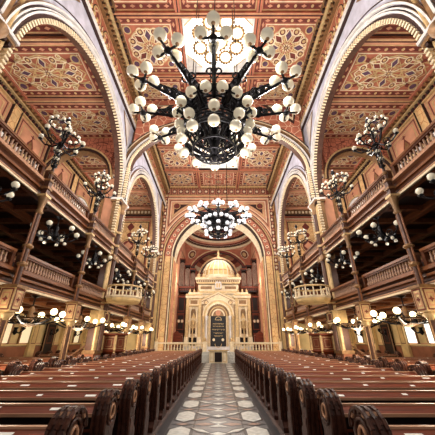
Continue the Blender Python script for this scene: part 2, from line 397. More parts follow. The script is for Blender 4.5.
# ------------------------------------------------------------------ transverse nave arches
for n,py in enumerate(PIER[:2]):
    w=MB(); fr=endw(py-.5); A=5.72; B=3.75; z0=11.65; D=-.5; N=40
    def pt(t): return (A*cos(t), z0+B*sin(t))
    for T in (0,D):
        for i in range(N):
            p,q=pt(pi*i/N),pt(pi*(i+1)/N)
            w.face([fr(p[0],p[1],T),fr(q[0],q[1],T),fr(q[0],ZC,T),fr(p[0],ZC,T)],'terra_stencil')
    def band(r0,r1,c0,c1,m,teeth=0):
        P=[]
        for i in range(N+1):
            t=pi*i/N
            for r in (r0,r1):
                for cc in (c0,c1): P.append(fr((A+r)*cos(t),z0+(B+r)*sin(t),cc))
        if teeth:
            K=teeth
            for i in range(K):
                t=pi*i/K; u=pi*(i+.55)/K
                p=[fr((A+r)*cos(x),z0+(B+r)*sin(x),cc) for cc in (c0,c1) for r in (r0,r1) for x in (t,u)]
                w.mesh(p,[(0,1,3,2),(4,6,7,5),(0,4,5,1),(2,3,7,6),(0,2,6,4),(1,5,7,3)],m)
            return
        w.mesh(P,[g for i in range(N) for k in (4*i,) for g in ((k,k+4,k+5,k+1),(k+2,k+3,k+7,k+6),(k,k+2,k+6,k+4),(k+1,k+5,k+7,k+3))],m)
    band(-.02,.04,D,0,'column_iron'); band(0,.16,0,.05,'line_dark'); band(-.08,.06,-.04,.12,'cream',100); band(.18,.26,0,.12,'stone'); band(.28,.34,0,.06,'line_dark'); band(.36,.44,0,.14,'gold_dark'); band(.6,.64,0,.06,'cream'); band(.46,.52,0,.07,'line_dark'); band(.7,.74,0,.05,'line_dark')
    for s in (-1,1):                       # stilts down to the pier capital
        w.box(fr,s*5.72,s*6.0,ZS,z0,D,0,'gold_dark'); w.box(fr,s*5.82,s*5.86,ZS,z0,0,.08,'line_dark'); w.box(fr,s*5.88,s*5.92,ZS,z0,0,.12,'stone'); w.box(fr,s*5.94,s*5.97,ZS,z0,0,.06,'line_dark'); w.box(side(s,5.72),py-.46+0,py-.40,ZS,z0,0,.04,'stone'); w.box(side(s,5.72),py-.34,py-.28,ZS,z0,0,.05,'line_dark'); w.box(side(s,5.72),py-.22,py-.14,ZS,z0,0,.05,'stone')
        z=ZS+.05
        while z<z0: w.box(fr,s*5.62,s*5.82,z,z+.08,-.04,.12,'cream'); z+=.17
        w.prism(fr,[(s*5.7,17.2),(s*3.2,17.2),(s*5.3,15.4)],.01,.05,'line_dark'); w.prism(fr,[(s*5.5,17.1),(s*3.6,17.1),(s*5.25,15.7)],.03,.08,'cream'); w.prism(fr,[(s*5.35,17.0),(s*4.0,17.0),(s*5.2,15.95)],.05,.1,'red_dark')
    struct(w,'trim_%d'%(n+1))
# ------------------------------------------------------------------ aisle ceilings, outer walls, aisle end walls, diaphragm arches
tn=3
for s in (-1,1):
    sd='left' if s<0 else 'right'
    c=MB(); fc=ceil(ZA); x0,x1=sorted((s*6.3,s*XO))
    ys=[.7]+SUP+[YE]
    for i in range(len(ys)-1):
        ornament(c,fc,x0,x1,ys[i]+.12,ys[i+1]-.12,0,0,1.0)
        c.box(fc,x0,x1,ys[i+1]-.14,ys[i+1]+.14,-.1,.22,'terra_light'); c.rect(fc,x0,x1,ys[i+1]-.03,ys[i+1]+.03,.225,'line_dark'); c.rect(fc,x0,x1,ys[i+1]-.11,ys[i+1]-.06,.225,'gold')
    c.box(fc,x0,x1,-1,.7,-.1,0,'terracotta'); c.box(fc,x0-.02,x1+.02,-1,YE,-.3,-.1,'terracotta')
    struct(c,'ceiling_aisle_'+sd)
    w=MB(); fr=side(s,XO)
    w.box(fr,-1,YE,0,ZA,-.3,0,'terra_light')
    # ground level
    w.box(fr,-1,YE,0,3.1,0,.02,'plaster'); w.box(fr,-1,YE,0,1.35,0,.05,'dado'); w.box(fr,-1,YE,1.35,1.42,0,.1,'gold_dark')
    w.rect(fr,-1,YE,1.5,1.54,.03,'terra_light')
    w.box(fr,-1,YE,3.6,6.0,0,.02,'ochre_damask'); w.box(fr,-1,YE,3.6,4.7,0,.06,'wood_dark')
    for yy in SUP:
        w.box(fr,yy-.3,yy+.3,0,3.1,0,.22,'ochre'); w.rring(fr,yy-.22,yy+.22,1.5,2.7,.04,.225,'red_dark'); w.box(fr,yy-.38,yy+.38,2.7,3.0,0,.3,'gold')
        w.box(fr,yy-.28,yy+.28,6.6,ZA-.6,0,.1,'ochre_damask')
        for q in (-.34,.3): w.box(fr,yy+q,yy+q+.05,6.6,ZA-.6,0,.14,'line_dark')
    for k in range(6):
        a0,a1=SUP[k]+.45,SUP[k+1]-.45
        for (i,cc,m) in ((0,.02,'gold'),(.13,.02,'red_dark'),(.32,.02,'gold')): w.rring(fr,a0+i,a1-i,7.3+i,ZA-.75-i,.07,cc,m)
        cy=(a0+a1)/2
        w.rect(fr,a0+.42,a1-.42,7.75,ZA-1.2,.012,'terra_light')
        for zz in (8.6,12.4):
            w.loz(fr,cy,zz,.55,.3,pi/2,.018,'red_dark'); w.loz(fr,cy,zz,.38,.18,pi/2,.022,'gold_dark'); w.star(fr,cy,zz-.65,.08,.22,4,.018,'red_dark'); w.star(fr,cy,zz+.65,.08,.22,4,.018,'red_dark')
    for cy in (5.79,9.2,12.6,16.0,19.42,22.84):
        r=.95 if cy not in (9.2,19.42) else 1.45
        m='window_glass' 
        z=10.7
        w.prism(fr,[(cy+r*cos(pi*i/14),z+r*sin(pi*i/14)) for i in range(15)]+[(cy-r,9.0),(cy+r,9.0)],.0,.03,m) if r>1.2 else w.prism(fr,[(cy+r*cos(pi*i/14),z+r*sin(pi*i/14)) for i in range(15)]+[(cy-r,8.4),(cy+r,8.4)],.0,.03,'ochre')
        for (q0,q1,cc,mm) in ((0,.1,.1,'line_dark'),(.1,.3,.16,'stone'),(.3,.36,.12,'red_dark'),(.36,.48,.16,'gold')):
            w.arch(fr,cy,z,r+q0,r+q1,0,cc,mm,20)
            for q in (-1,1):
                lo=cy+q*(r+q0); hi=cy+q*(r+q1); w.box(fr,min(lo,hi),max(lo,hi),8.4,z,0,cc,mm)
        w.disc(fr,cy,z+.2,.35,.05,'red_dark',8) if r<1.2 else w.arch(fr,cy,z,r*.5,r*.55,0,.06,'gold_dark',14)
        if r>1.2:
            for q in (-.5,0,.5): w.box(fr,cy+q*r-.04,cy+q*r+.04,9.0,z+r*(.86 if q else 1),0,.07,'gold_dark')
    w.box(fr,-1,YE,ZA-.7,ZA-.62,0,.14,'gold'); w.box(fr,-1,YE,ZA-.62,ZA-.4,0,.1,'red_dark'); dentils(w,fr,0,YE,ZA-.58,ZA-.42,0,.2,'line_dark',.3); w.box(fr,-1,YE,ZA-.4,ZA-.3,0,.3,'gold'); dentils(w,fr,0,YE,ZA-.3,ZA-.12,0,.42,'gold_dark',.3); w.box(fr,-1,YE,ZA-.12,ZA,0,.5,'terracotta')
    struct(w,'wall_'+sd)
    # aisle end wall
    e=MB(); fe=endw(25.4); a0,a1=sorted((s*6.0,s*XO)); ca=s*9.2
    e.box(fe,a0,a1,0,ZA,-.3,0,'terracotta'); e.box(fe,a0,a1,0,3.1,0,.02,'plaster')
    e.rect(fe,ca-1.9,ca+1.9,7.4,13.2,.02,'ochre_damask')
    for (i,m) in ((0,'red_dark'),(.12,'cream'),(.3,'terra_light'),(.5,'line_dark')): e.rring(fe,ca-2.4+i,ca+2.4-i,7.0+i,13.6-i,.09,.04,m)
    e.disc(fe,ca,10.4,.75,.05,'red_dark',20); e.ring(fe,ca,10.4,.6,.68,.06,'gold',20); e.loz(fe,ca,10.4,.45,.45,0,.06,'terra_light')
    for zz in (8.3,12.5): e.loz(fe,ca,zz,.5,.4,pi/2,.05,'red_dark'); 
    e.line(fe,ca,8.3,ca,12.5,.07,.045,'red_dark'); e.disc(fe,ca,11.6,.28,.05,'red_dark',8); e.disc(fe,ca,9.2,.28,.05,'red_dark',8)
    e.box(fe,a0,a1,13.75,13.9,0,.16,'line_dark'); e.box(fe,a0,a1,13.9,ZA,0,.3,'gold_dark'); dentils(e,fe,a0,a1,13.95,14.2,.3,.4,'cream',.35)
    struct(e,'wall_end_'+sd)
    # diaphragm arches across the aisle at the piers
    for py in PIER[:2]:
        d=MB(); fd=endw(py-.25); cx=s*9.2; rr=2.15; zs=11.0; N=24
        for T in (0,-.5):
            for i in range(N):
                t,u=pi*i/N,pi*(i+1)/N
                d.face([fd(cx+rr*cos(t),zs+rr*1.05*sin(t),T),fd(cx+rr*cos(u),zs+rr*1.05*sin(u),T),fd(cx+rr*cos(u),ZA,T),fd(cx+rr*cos(t),ZA,T)],'terra_fine')
        d.arch(fd,cx,zs,rr-.03,rr+.03,-.5,0,'gold_dark',N,eb=1.05); d.arch(fd,cx,zs,rr+.03,rr+.16,0,.08,'line_dark',N,eb=1.05); d.arch(fd,cx,zs,rr+.16,rr+.26,0,.12,'gold',N,eb=1.05)
        for q in (-1,1):
            lo,hi=sorted((cx+q*rr,s*6.3 if q*s<0 else s*XO)); d.box(fd,lo,hi,6.6,zs,-.5,0,'terra_light')
            d.box(fd,cx+q*rr-.08,cx+q*rr+.08,6.6,zs,-.02,.06,'gold_dark')
        struct(d,'trim_%d'%tn); tn+=1
    # gallery slabs
    for (z0,z1,nm) in ((3.04,3.4,'lower'),(5.97,6.45,'upper')):
        g=MB(); lo,hi=sorted((s*6.0,s*XO)); 
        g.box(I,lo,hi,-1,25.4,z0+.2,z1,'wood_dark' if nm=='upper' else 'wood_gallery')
        fs=side(s,XN)
        y=-.5
        while y<25.3: g.box(I,lo,hi,y-.09,y+.09,z0+.02,z0+.2,'wood_gallery' ); y+=1.137
        for X in (7.6,9.4): g.box(I,s*X-.12,s*X+.12,-1,25.4,z0-.04,z0+.2,'wood_rail' if nm=='lower' else 'wood_gallery')
        # raked gallery seating, coloured dark to put shade behind the balusters
        for k,(cc,hh) in enumerate(((-.45,.42),(-1.4,.75),(-2.4,1.05),(-3.4,1.35))): g.box(side(s,XN),-1,25.3,z1,z1+hh+.12,cc-.9,cc,'wood_dark'); g.box(side(s,XN),-1,25.3,z1+hh+.08,z1+hh+.16,cc-.06,cc+.02,'wood')
        # moulded fascia
        H=z1-z0
        top=3.56 if nm=='lower' else 6.58
        g.box(fs,-1,25.4,z0,top,-.16,.05,'wood_gallery')
        g.box(fs,-1,25.4,z0,z0+.06,0,.1,'cream'); g.box(fs,-1,25.4,z0+.08,z0+.12,0,.09,'wood_edge'); g.box(fs,-1,25.4,z0+.13,z0+.16,.05,.08,'line_dark')
        g.box(fs,-1,25.4,z0+.26,z0+.33,.05,.13,'wood_rail'); g.rect(fs,-1,25.4,z0+.335,z0+.38,.056,'line_dark'); g.box(fs,-1,25.4,top-.1,top,.05,.18,'wood_edge' if nm=='upper' else 'wood_rail')
        tag(g.build('trim_%d'%tn),kind='structure'); tn+=1
# ------------------------------------------------------------------ end wall with the great arch
w=MB(); fr=endw(YE); hw=4.56; zs=9.45; N=40
for T in (0,-.5):
    for i in range(N):
        t,u=pi*i/N,pi*(i+1)/N
        w.face([fr(hw*cos(t),zs+hw*sin(t),T),fr(hw*cos(u),zs+hw*sin(u),T),fr(hw*cos(u),ZC,T),fr(hw*cos(t),ZC,T)],'terra_light')
for s in (-1,1):
    w.box(fr,s*hw,s*6.0,0,zs,-.5,0,'ochre'); w.face([fr(s*hw,zs,0),fr(s*6,zs,0),fr(s*6,ZC,0),fr(s*hw,ZC,0)],'terra_light')
    for i,(m,wd) in enumerate((('line_dark',.06),('cream',.1),('red_dark',.08),('ochre_damask',.5),('red_dark',.08),('gold',.08),('line_dark',.05))):
        o=[0,.08,.2,.32,.86,.98,1.1][i]; lo,hi=sorted((s*(hw+o),s*(hw+o+wd))); w.box(fr,lo,hi,.8,zs,0,.03+.01*(i%2),m)
    # nested frames in the spandrel
    for (o,m) in ((0,'line_dark'),(.12,'cream'),(.36,'red_dark'),(.5,'cream'),(.74,'gold'),(.9,'line_dark')):
        def P(o):
            x1=5.75-o; z1=16.3-o; Rr=hw+1.35+o
            zb=zs+sqrt(max(Rr*Rr-x1*x1,0)); xb=sqrt(max(Rr*Rr-(z1-zs)**2,0)) if Rr>z1-zs else .35+o
            pts=[(x1,zb),(x1,z1),(xb,z1)]
            t0=math.atan2(z1-zs,xb); t1=math.atan2(zb-zs,x1)
            if Rr<=z1-zs: pts.append((xb,zs+sqrt(Rr*Rr-xb*xb))); t0=math.atan2(pts[-1][1]-zs,xb)
            pts += [(Rr*cos(t0+(t1-t0)*k/10),zs+Rr*sin(t0+(t1-t0)*k/10)) for k in range(1,10)]
            return pts
        a=P(o); b=P(o+.08) if o<.9 else P(o+.3)
        n=len(a)
        if n==len(b):
            for k in range(n):
                q=(k+1)%n; w.face([fr(s*a[k][0],a[k][1],.02),fr(s*a[q][0],a[q][1],.02),fr(s*b[q][0],b[q][1],.02),fr(s*b[k][0],b[k][1],.02)],m)
    w.disc(fr,s*4.6,15.2,.42,.03,'red_dark',8); w.ring(fr,s*4.6,15.2,.34,.4,.04,'gold',12)
    # pilaster strip at the corner
    z=8.0
    while z<16.4: w.box(fr,s*5.62,s*5.98,z,z+.55,0,.05,'red_dark'); w.loz(fr,s*5.8,z+.27,.2,.12,pi/2,.06,'cream'); z+=.75
for (q0,q1,cc,m) in ((-.02,.06,.1,'line_dark'),(.08,.2,.14,'cream'),(.2,.3,.06,'red_dark'),(.32,.82,.04,'terra_fine'),(.86,.94,.12,'red_dark'),(.98,1.08,.16,'gold'),(1.1,1.16,.08,'line_dark')):
    w.arch(fr,0,zs,hw+q0,hw+q1,-.5 if q0<0 else 0,cc,m,N)
for t in range(24):
    q=pi*(t+.5)/24; w.disc(fr,(hw+.57)*cos(q),zs+(hw+.57)*sin(q),.17,.06,'cream',8); w.disc(fr,(hw+.57)*cos(q),zs+(hw+.57)*sin(q),.1,.07,'red_dark',8)
w.box(fr,-6,6,16.5,16.6,0,.1,'gold'); w.box(fr,-6,6,16.6,17.5,0,.04,'red_dark')
x=-5.7
while x<5.8:
    w.rring(fr,x-.3,x+.3,16.7,17.4,.06,.05,'terra_light'); w.star(fr,x,17.05,.09,.2,6,.055,'cream'); x+=.72
w.box(fr,-6,6,17.5,17.67,0,.3,'gold'); dentils(w,fr,-6,6,17.36,17.5,.04,.2,'gold_dark',.3)
struct(w,'wall_end')
# ------------------------------------------------------------------ choir bay: pendentives, ringed dome, inner arch, niche
w=MB(); a=4.32; Y0=26.3; yc=Y0+a; zp=8.85; RR=a*sqrt(2); N=64
def sp(t,r,m=0): return (r*cos(t), yc+r*sin(t), zp+sqrt(max(RR*RR-r*r,0)))
for i in range(N):
    t,u=2*pi*i/N,2*pi*(i+1)/N
    rb=lambda q: a/max(abs(cos(q)),abs(sin(q)))
    K=5
    for k in range(K):
        f0,f1=k/K,(k+1)/K
        A=[sp(t,a+(rb(t)-a)*f0),sp(u,a+(rb(u)-a)*f0),sp(u,a+(rb(u)-a)*f1),sp(t,a+(rb(t)-a)*f1)]
        w.face(A,'terra_light' if k==0 else 'terracotta',True)
prof=[(a,0),(a,.2),(a-.22,.22),(a-.24,.4)]+[(( a-.26)*cos(pi/2*k/13),.42+1.9*sin(pi/2*k/13)) for k in range(13)]+[(.01,2.32)]
ms=['cream','gold_dark','line_dark','cream','red_dark','terra_light','cream','line_dark','terra_stencil','terra_stencil','cream','red_dark','terra_light','cream','red_dark','terracotta']
ms=(ms+['terracotta']*6)[:len(prof)-1]
for k in range(len(prof)-1): w.lathe((0,yc,zp+a),prof[k:k+2],ms[k],48,cap=False)
w.hoop((0,yc,zp+a),a,.1,'cream',64,6)
for sx in (-1,1):       # pendentive rosettes
    for sy in (-1,1):
        t=math.atan2(sy,sx)
        for (r,m,k) in ((.62,'cream',.06),(.52,'red_dark',.1),(.3,'gold',.14)):
            c0=sp(t,a*1.17); nrm=[-(c0[0])/RR,-(c0[1]-yc)/RR,-(c0[2]-zp)/RR]
            ux=(-sin(t),cos(t),0); uy=(nrm[1]*ux[2]-nrm[2]*ux[1],nrm[2]*ux[0]-nrm[0]*ux[2],nrm[0]*ux[1]-nrm[1]*ux[0])
            w.face([tuple(c0[j]+nrm[j]*k+r*(cos(v)*ux[j]+sin(v)*uy[j]) for j in range(3)) for v in [2*pi*q/12 for q in range(12)]],m)
# front infill between the great arch and the bay, side walls
ff=endw(Y0)
for i in range(32):
    t,u=pi*i/32,pi*(i+1)/32
    w.face([ff(a*cos(t),zp+a*sin(t),0),ff(a*cos(u),zp+a*sin(u),0),ff(4.7*cos(u),9.45+4.7*sin(u),0),ff(4.7*cos(t),9.45+4.7*sin(t),0)],'cream')
for s in (-1,1):
    fs=side(s,a); w.box(fs,Y0-.1,Y0+2*a,0,zp,-.3,0,'terra_light')
    n=[(yc+a*cos(pi*i/20),zp+a*sin(pi*i/20)) for i in range(21)]; w.prism(fs,n,-.3,0,'terra_light')
    w.rring(fs,Y0+.5,Y0+2*a-.5,7.0,11.3,.12,.02,'red_dark'); w.rring(fs,Y0+.75,Y0+2*a-.75,7.25,11.05,.08,.02,'gold')
    for yy in (Y0+.25,): w.box(fs,yy-.2,yy+.2,0,zp,0,.08,'ochre_damask')
# inner arch wall
fb=endw(Y0+2*a); r2=3.75
for i in range(32):
    t,u=pi*i/32,pi*(i+1)/32
    w.face([fb(r2*cos(t),zp+r2*sin(t),0),fb(r2*cos(u),zp+r2*sin(u),0),fb(a*1.02*cos(u),zp+a*1.02*sin(u),0),fb(a*1.02*cos(t),zp+a*1.02*sin(t),0)],'cream')
w.arch(fb,0,zp,r2,r2+.1,-.4,.1,'line_dark',32); w.arch(fb,0,zp,r2+.12,r2+.4,0,.06,'red_dark',32); w.arch(fb,0,zp,r2+.42,r2+.5,0,.12,'gold',32)
for s in (-1,1): w.box(fb,s*r2,s*a,0,zp,-.4,0,'ochre')
# niche: half cylinder and half dome
w.lathe((0,Y0+2*a,0),[(r2,0),(r2,zp)],'terra_light',24,True,0,pi)
pr=[(r2*cos(pi/2*k/10),zp+r2*sin(pi/2*k/10)) for k in range(11)]
for k in range(10): w.lathe((0,Y0+2*a,0),pr[k:k+2],('terracotta','terra_light','terracotta','cream','terracotta','red_dark','terra_light','gold','terracotta','cream')[k],24,True,0,pi)
struct(w,'wall_choir')
# ------------------------------------------------------------------ raised platform
w=MB(); ZP=.81
w.box(I,-5.9,5.9,26.0,34.8,0,ZP,'stone'); w.box(I,-4.2,4.2,25.75,26.0,0,ZP,'stone')
for k in range(4): w.box(I,-1.4,1.4,24.9+.22*k,26.0,0,.2*(k+1),'tile_pale')
struct(w,'floor_platform')
def balustr(x0,x1,label):
    t=thing('choir_balustrade',label,'balustrade',((x0+x1)/2,25.85,.81)); L=(x1-x0)/2
    m=MB(); m.box(I,-L,L,-.1,.1,.62,.74,'cream'); m.box(I,-L,L,-.06,.06,.56,.62,'gold'); m.build('handrail',t)
    m=MB(); m.box(I,-L,L,-.1,.1,-.5,.1,'gold'); m.box(I,-L,L,-.13,-.1,-.3,-.2,'cream'); m.build('base_rail',t)
    m=MB(); m.lathe((0,0,0),[(.05,.1),(.09,.2),(.04,.36),(.06,.44),(.04,.56)],'cream',8); b=m.build('baluster',t)
    n=int(2*L/.26); b.location=(-L+.13,0,0)
    for k in range(1,n): part_copy(b,t,(-L+.13+k*(2*L-.26)/(n-1),0,0))
    for q in (-L+.1,L-.1):
        m=MB(); m.box(I,q-.16,q+.16,-.16,.16,-.5,.8,'cream'); m.box(I,q-.2,q+.2,-.2,.2,.8,.86,'gold'); m.lathe((q,0,.86),[(.12,0),(.15,.12),(.02,.3)],'gold',8); m.build('post',t)
balustr(-5.6,-1.1,'cream and gold stone balustrade along the platform front, left of the ark steps')
balustr(1.1,5.6,'cream and gold stone balustrade along the platform front, right of the ark steps')
# reading desk at the end of the aisle
t=thing('reading_desk','low cream reading desk with dark front at the far end of the tiled aisle','desk',(0,24.4,0))
m=MB(); m.box(I,-.75,.75,0,.5,0,.9,'cream'); m.box(I,-.3,.3,-.04,0,.1,.8,'wood_dark'); m.rring(endw(-.001),-.7,-.36,.1,.8,.05,.02,'gold'); m.rring(endw(-.001),.36,.7,.1,.8,.05,.02,'gold'); m.build('body',t)
m=MB(); m.box(I,-.85,.85,-.1,.6,.9,.98,'wood_dark'); m.box(I,-.86,.86,-.12,-.1,.9,.98,'gold'); m.build('top',t)
# ------------------------------------------------------------------ the ark
ark=thing('torah_ark','tall cream and gold ark with ribbed dome standing behind the platform balustrade','ark',(0,28.5,ZP))
fa=lambda dy=0: (lambda x,z,c:(x,dy-c,z))
A=fa()
m=MB(); m.box(I,-3.4,3.4,.0,3.0,0,.35,'stone'); m.box(I,-3.3,3.3,.1,2.9,.35,5.0,'cream')
for s in (-1,1):
    for (x0,x1) in ((1.75,2.05),(3.0,3.3)): m.box(A,s*x0,s*x1,.35,5.0,-.1,.22,'gold'); m.box(A,s*x0-.06*s,s*x1+.06*s,.35,1.2,-.1,.3,'cream')
    lo,hi=sorted((s*2.1,s*2.95)); m.rect(A,lo,hi,1.4,3.9,-.09,'gold_dark'); m.rring(A,lo,hi,1.4,3.9,.08,-.05,'cream'); m.loz(A,s*2.52,2.9,.6,.25,pi/2,-.04,'ochre'); m.disc(A,s*2.52,1.7,.2,-.03,'wood_dark',10)
    m.rect(A,s*2.15,s*2.9,.45,1.15,-.05,'wood_dark')
    m.box(A,s*1.6,s*3.4,4.9,5.15,-.1,.3,'cream'); m.box(A,s*1.65,s*3.35,5.15,5.3,-.1,.36,'gold')
    m.box(A,s*1.75,s*3.3,4.1,4.9,-.1,.1,'gold'); lo,hi=sorted((s*2.05,s*3.0)); m.rring(A,lo,hi,4.2,4.8,.08,.11,'cream'); m.rect(A,lo+.12,hi-.12,4.32,4.68,.11,'gold_dark')
m.build('body',ark)
m=MB()
m.arch(A,0,3.15,1.12,1.3,-.2,.35,'cream',24); m.arch(A,0,3.15,1.3,1.5,0,.3,'gold',24); m.arch(A,0,3.15,1.5,1.6,0,.38,'cream',24); m.teeth(A,0,3.15,1.02,1.12,0,.3,'gold_dark',.2)
m.prism(A,[(1.1*cos(pi*i/20),3.15+1.1*sin(pi*i/20)) for i in range(21)],-.05,.06,'gold_dark')
m.arch(A,0,3.15,.55,.68,.06,.12,'cream',16); m.arch(A,0,3.15,.85,.92,.06,.12,'ochre',16); m.disc(A,0,3.45,.28,.08,'terra_light',10)
m.prism(A,[(-1.75,4.3),(1.75,4.3),(1.75,4.7),(0,5.55),(-1.75,4.7)],-.1,.1,'cream'); m.line(A,-1.75,4.75,0,5.6,.1,.13,'gold'); m.line(A,-1.7,4.55,0,5.35,.06,.13,'gold_dark'); m.line(A,1.7,4.55,0,5.35,.06,.13,'gold_dark')
for q in (-1,1): m.ring(A,q*1.25,4.45,.16,.24,.13,'gold_dark',12); m.disc(A,q*1.25,4.45,.1,.13,'ochre',8); m.rect(A,q*1.62-.06,q*1.62+.06,3.2,4.2,.36,'gold_dark')
m.rect(A,-1.7,1.7,4.72,4.76,-.09,'gold_dark'); m.line(A,1.75,4.75,0,5.6,.1,.13,'gold')
m.build('portal_arch',ark)
for s in (-1,1):
    for x in (1.2,1.5):
        q=MB(); q.lathe((s*x,-.28,.3),[(.14,0),(.14,.15),(.09,.2),(.09,2.4),(.13,2.5),(.17,2.72),(.17,2.85)],'stone' if x<1.4 else 'gold',10); q.build('colonnette',ark)
    for x in (2.2,2.85):
        q=MB(); q.lathe((s*x,-.3,1.2),[(.13,0),(.13,.15),(.08,.2),(.08,2.3),(.12,2.4),(.17,2.62),(.17,2.75)],'cream',10); q.build('colonnette',ark)
    # gold turrets
    q=MB(); q.box(I,s*1.95,s*3.15,-.1,.9,5.3,5.5,'cream')
    for x in (2.1,2.55,3.0): q.lathe((s*x,.1,5.5),[(.1,0),(.12,.15),(.02,.4)],'gold',8)
    q.build('cresting',ark)
m=MB(); m.box(I,-2.15,2.15,.1,2.4,5.0,7.3,'cream'); m.rect(A,-2.0,2.0,5.9,6.1,-.08,'gold'); m.rect(A,-1.9,-.7,6.3,6.6,-.08,'gold_dark'); m.rect(A,.7,1.9,6.3,6.6,-.08,'gold_dark')
m.box(A,-2.3,2.3,6.85,7.0,-.1,.2,'gold'); m.box(A,-2.35,2.35,7.0,7.25,-.1,.1,'cream'); dentils(m,A,-2.3,2.3,7.03,7.2,.1,.2,'gold_dark',.22); m.box(A,-2.45,2.45,7.25,7.45,-.1,.35,'cream'); m.box(A,-2.4,2.4,7.45,7.55,-.1,.28,'gold')
for s in (-1,1):
    for z in (5.4,5.75,6.75): m.rect(A,-2.15,2.15,z,z+.05,-.085,'gold_dark')
m.build('entablature',ark)
m=MB(); m.prism(A,[(-.35,6.3),(.35,6.3),(.35,6.85),(.18,7.1),(0,6.95),(-.18,7.1),(-.35,6.85)],0,.3,'stone'); m.rect(A,-.22,-.03,6.4,6.85,.31,'gold'); m.rect(A,.03,.22,6.4,6.85,.31,'gold'); m.build('tablets',ark)
m=MB()
for k in range(9):
    x=-2.1+.525*k; m.star(A,x,7.75,.1,.26,4,.2,'gold')
    m.lathe((x,-.2,7.5),[(.1,0),(.14,.12),(.04,.3)],'gold',6)
m.star(A,0,8.0,.16,.45,5,.22,'gold_dark',pi/2)
m.build('crest',ark)
m=MB(); c0=(0,1.2,7.4)
m.lathe(c0,[(1.85,0),(1.85,.35),(1.75,.4)],'cream',32)
pf=[(1.72*cos(pi/2*k/9),.4+1.95*sin(pi/2*k/9)) for k in range(10)]
m.lathe(c0,pf,'ochre',32)
for k in range(20):
    t=2*pi*k/20; m.path([(c0[0]+r*1.02*cos(t),c0[1]+r*1.02*sin(t),c0[2]+z) for r,z in pf],.07,5,'cream')
m.hoop((0,1.2,9.1),1.1,.07,'gold'); m.hoop((0,1.2,8.35),1.68,.06,'gold')
m.build('dome',ark)
m=MB(); m.arch(fa(.9),0,7.5,2.0,2.12,-.1,.1,'line_dark',28,eb=1.1); m.arch(fa(.9),0,7.5,2.15,2.3,-.1,.14,'gold_dark',28,eb=1.1); m.build('dome_hood',ark)
m=MB(); m.lathe((0,1.2,9.7),[(.3,0),(.34,.15),(.1,.3),(.22,.55),(.08,.75),(.15,.9),(.01,1.4)],'gold',10); m.build('finial',ark)
m=MB(); m.box(A,-1.05,1.05,.35,3.15,-.15,-.02,'cream'); m.box(A,-.78,.78,.35,3.15,-.02,.0,'line_dark'); m.box(A,-.95,-.86,.35,3.15,-.02,.06,'gold'); m.box(A,.86,.95,.35,3.15,-.02,.06,'gold'); m.build('door_frame',ark)
m=MB(); m.box(A,-.68,.68,.38,3.1,-.02,.05,'black_cloth')
random.seed(3)
for r,(z,n,h) in enumerate(((2.7,5,.12),(2.35,9,.09),(2.12,9,.09),(1.8,10,.12),(1.5,8,.09),(1.25,7,.08))):
    for k in range(n):
        x=(k-(n-1)/2)*.125; m.rect(A,x-.05,x+.05,z+h-.03,z+h,.056,'gold'); 
        if random.random()<.8: m.rect(A,x+.02,x+.045,z,z+h,.057,'gold')
        if random.random()<.5: m.rect(A,x-.05,x+.03,z,z+.025,.057,'gold')
for s in (-1,1): m.disc(A,s*.45,.95,.13,.056,'cream',12)
m.arch(A,0,2.75,.3,.34,.05,.06,'gold',12); m.arch(A,0,.6,.3,.35,.05,.06,'gold',12,t0=pi,t1=2*pi)
m.build('ark_curtain',ark)
for o in ark.children:
    if o.name.split('.')[0] in ('entablature','tablets','crest','dome','dome_hood','finial'): o.location=(0,0,-.45)
# candelabra beside the ark door
def branch_lamp(x,label):
    t=thing('ark_candelabrum',label,'candelabrum',(x,27.7,ZP))
    m=MB(); m.lathe((0,0,0),[(.3,0),(.3,.1),(.1,.25),(.06,.5),(.09,1.1),(.05,1.2),(.05,2.6)],'gold',10); m.build('stand',t)
    for k in range(-3,4):
        m=MB(); m.path([(0,0,1.9+.05*abs(k)),(k*.09,0,2.0),(k*.13,0,2.25),(k*.14,0,2.75-.08*abs(k))],.03,5,'gold'); m.lathe((k*.14,0,2.75-.08*abs(k)),[(.05,0),(.06,.05),(.03,.2)],'cream',6); m.build('arm',t)
branch_lamp(-2.5,'gold branched candelabrum standing on the platform left of the ark door'); branch_lamp(2.5,'gold branched candelabrum standing on the platform right of the ark door')
